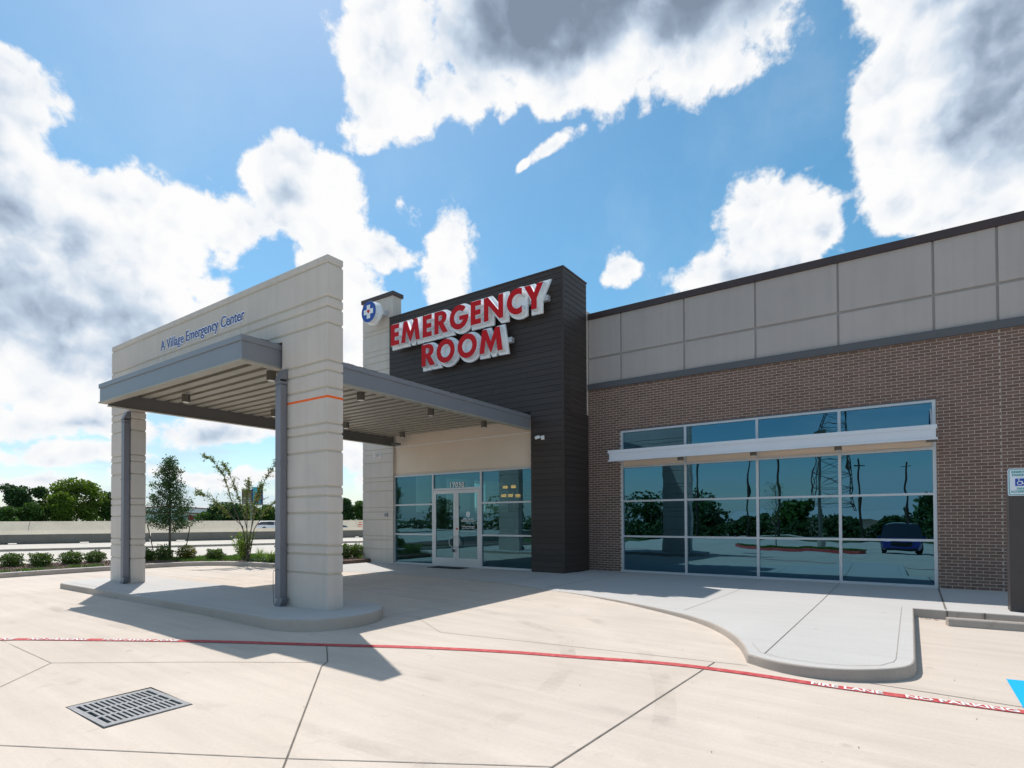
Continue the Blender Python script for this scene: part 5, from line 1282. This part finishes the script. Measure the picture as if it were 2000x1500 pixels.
for q in (-5.5,5.5): wr.tube([(x,-62+q*.1,18.8+q*.2+3*((x+7)/70)**2) for x in range(-90,90,15)],.035,3,False)
tag(wr.obj('power_lines','wood_pole'),'thin overhead power lines mirrored across the brick window','power line')
# low shop building
sh=empty('shop_building','low pale building with grey metal roof mirrored in the third and fourth window bays','building')
MB().box(-19,1.5,-62,-50,-1,1.7).obj('wall','stucco_light',sh); mb=MB(); mb.v=[(-19.8,-49.2,1.72),(2.3,-49.2,1.72),(2.3,-56,2.9),(-19.8,-56,2.9),(-19.8,-62.8,1.72),(2.3,-62.8,1.72)]; mb.f=[(0,1,2,3),(3,2,5,4)]; mb.mi=[0,0]; mb.obj('roof','roof_metal',sh)
for x in (-16,-11,-6,-1.5): box('window','car_glass',sh,x,x+1.6,-50.0,-49.96,.0,1.2)
SD_=[(-22,-48,5,4,D_),(-28,-60,7,5,D_),(-36,-66,7,6,D_),(-46,-70,6.5,6,D_),(-57,-72,7,6,D_),(-68,-70,7,6,Mi),(-80,-62,7,6,D_),(-92,-55,7,6,D_),(3.5,-47,5.0,3.6,D_),(8,-50,5.6,4.2,Mi),(13,-52,6,4.5,D_),(19,-54,7,5,D_),(-10.5,-46,4.6,2.6,Mi),(-1.0,-44.5,2.6,2.4,D_),(-5,-45,2.4,2.6,D_),(-15.2,-45,2.6,2.8,D_),(27,-52,7,5,D_)]
names=['first','second','third','fourth','fifth','sixth','seventh','eighth','ninth','tenth','eleventh','twelfth','thirteenth','fourteenth','fifteenth','sixteenth','seventeenth']
SL=['dark tree left of the low shop building across the lot','dark tree at the far left behind the shop building','broad dark tree in the southern tree line, nearest the shop','dark tree further left in the southern tree line','dark rounded tree in the middle of the southern tree line','mid-green tree towards the west end of the southern line','dark tree at the west corner of the southern line','outermost dark tree at the west end of the line','dark tree mirrored just above the blue SUV','mid-green tree behind the blue SUV, right of it','dark tree east of the SUV in the southern line','large dark tree further east in the southern line','mid-green tree standing before the shop wall','dark bush before the right end of the shop','dark bush before the middle of the shop','dark bush before the left end of the shop','outermost dark tree at the east end of the line']
for k,(x,y,h,r,m) in enumerate(SD_): ftree(x,y,h,r,m,SL[k],600+k,-.65,1300,.55,grp='trees along the south side of the lot')
RNG=np.random.default_rng(5)
n_=16000; hx=RNG.random(n_)*150-105; P=np.stack([hx,-43.5+RNG.normal(size=n_)*.4-.0*hx,-.65+RNG.random(n_)*(2.0+.5*np.sin(hx*.7)+.3*np.sin(hx*2.3))],1)
tag(leaves(P,.4,'hedge','leaf_far_dark',None,aspect=.8),'long dark overgrown hedge along the far south edge of the lot','hedge',kind='stuff')
# young tree on the grass island
t=empty('island_tree','small sparse tree on the red kerbed island mirrored in the third window bay','tree',(-5.9,-5.6,pav(-6,-5.6)+.13)); mb=MB(); mb.tube([(0,0,0),(.02,0,1.2),(0,0,3.6)],[.04,.03,.01],6); P=[]; r=np.random.default_rng(9)
for k in range(26):
    z=1.3+2.3*k/26; a_=k*2.4; e_=Vector((math.cos(a_)*.55,math.sin(a_)*.55,z+.5)); mb.tube([(0,0,z),e_],[.01,.003],4,False)
    for q in range(26): c_=Vector((0,0,z)).lerp(e_,r.random()); P.append((c_.x+r.normal()*.08,c_.y+r.normal()*.08,c_.z+r.normal()*.08))
mb.obj('trunk','bark',t); leaves(P,.07,'foliage','leaf_myrtle',t)
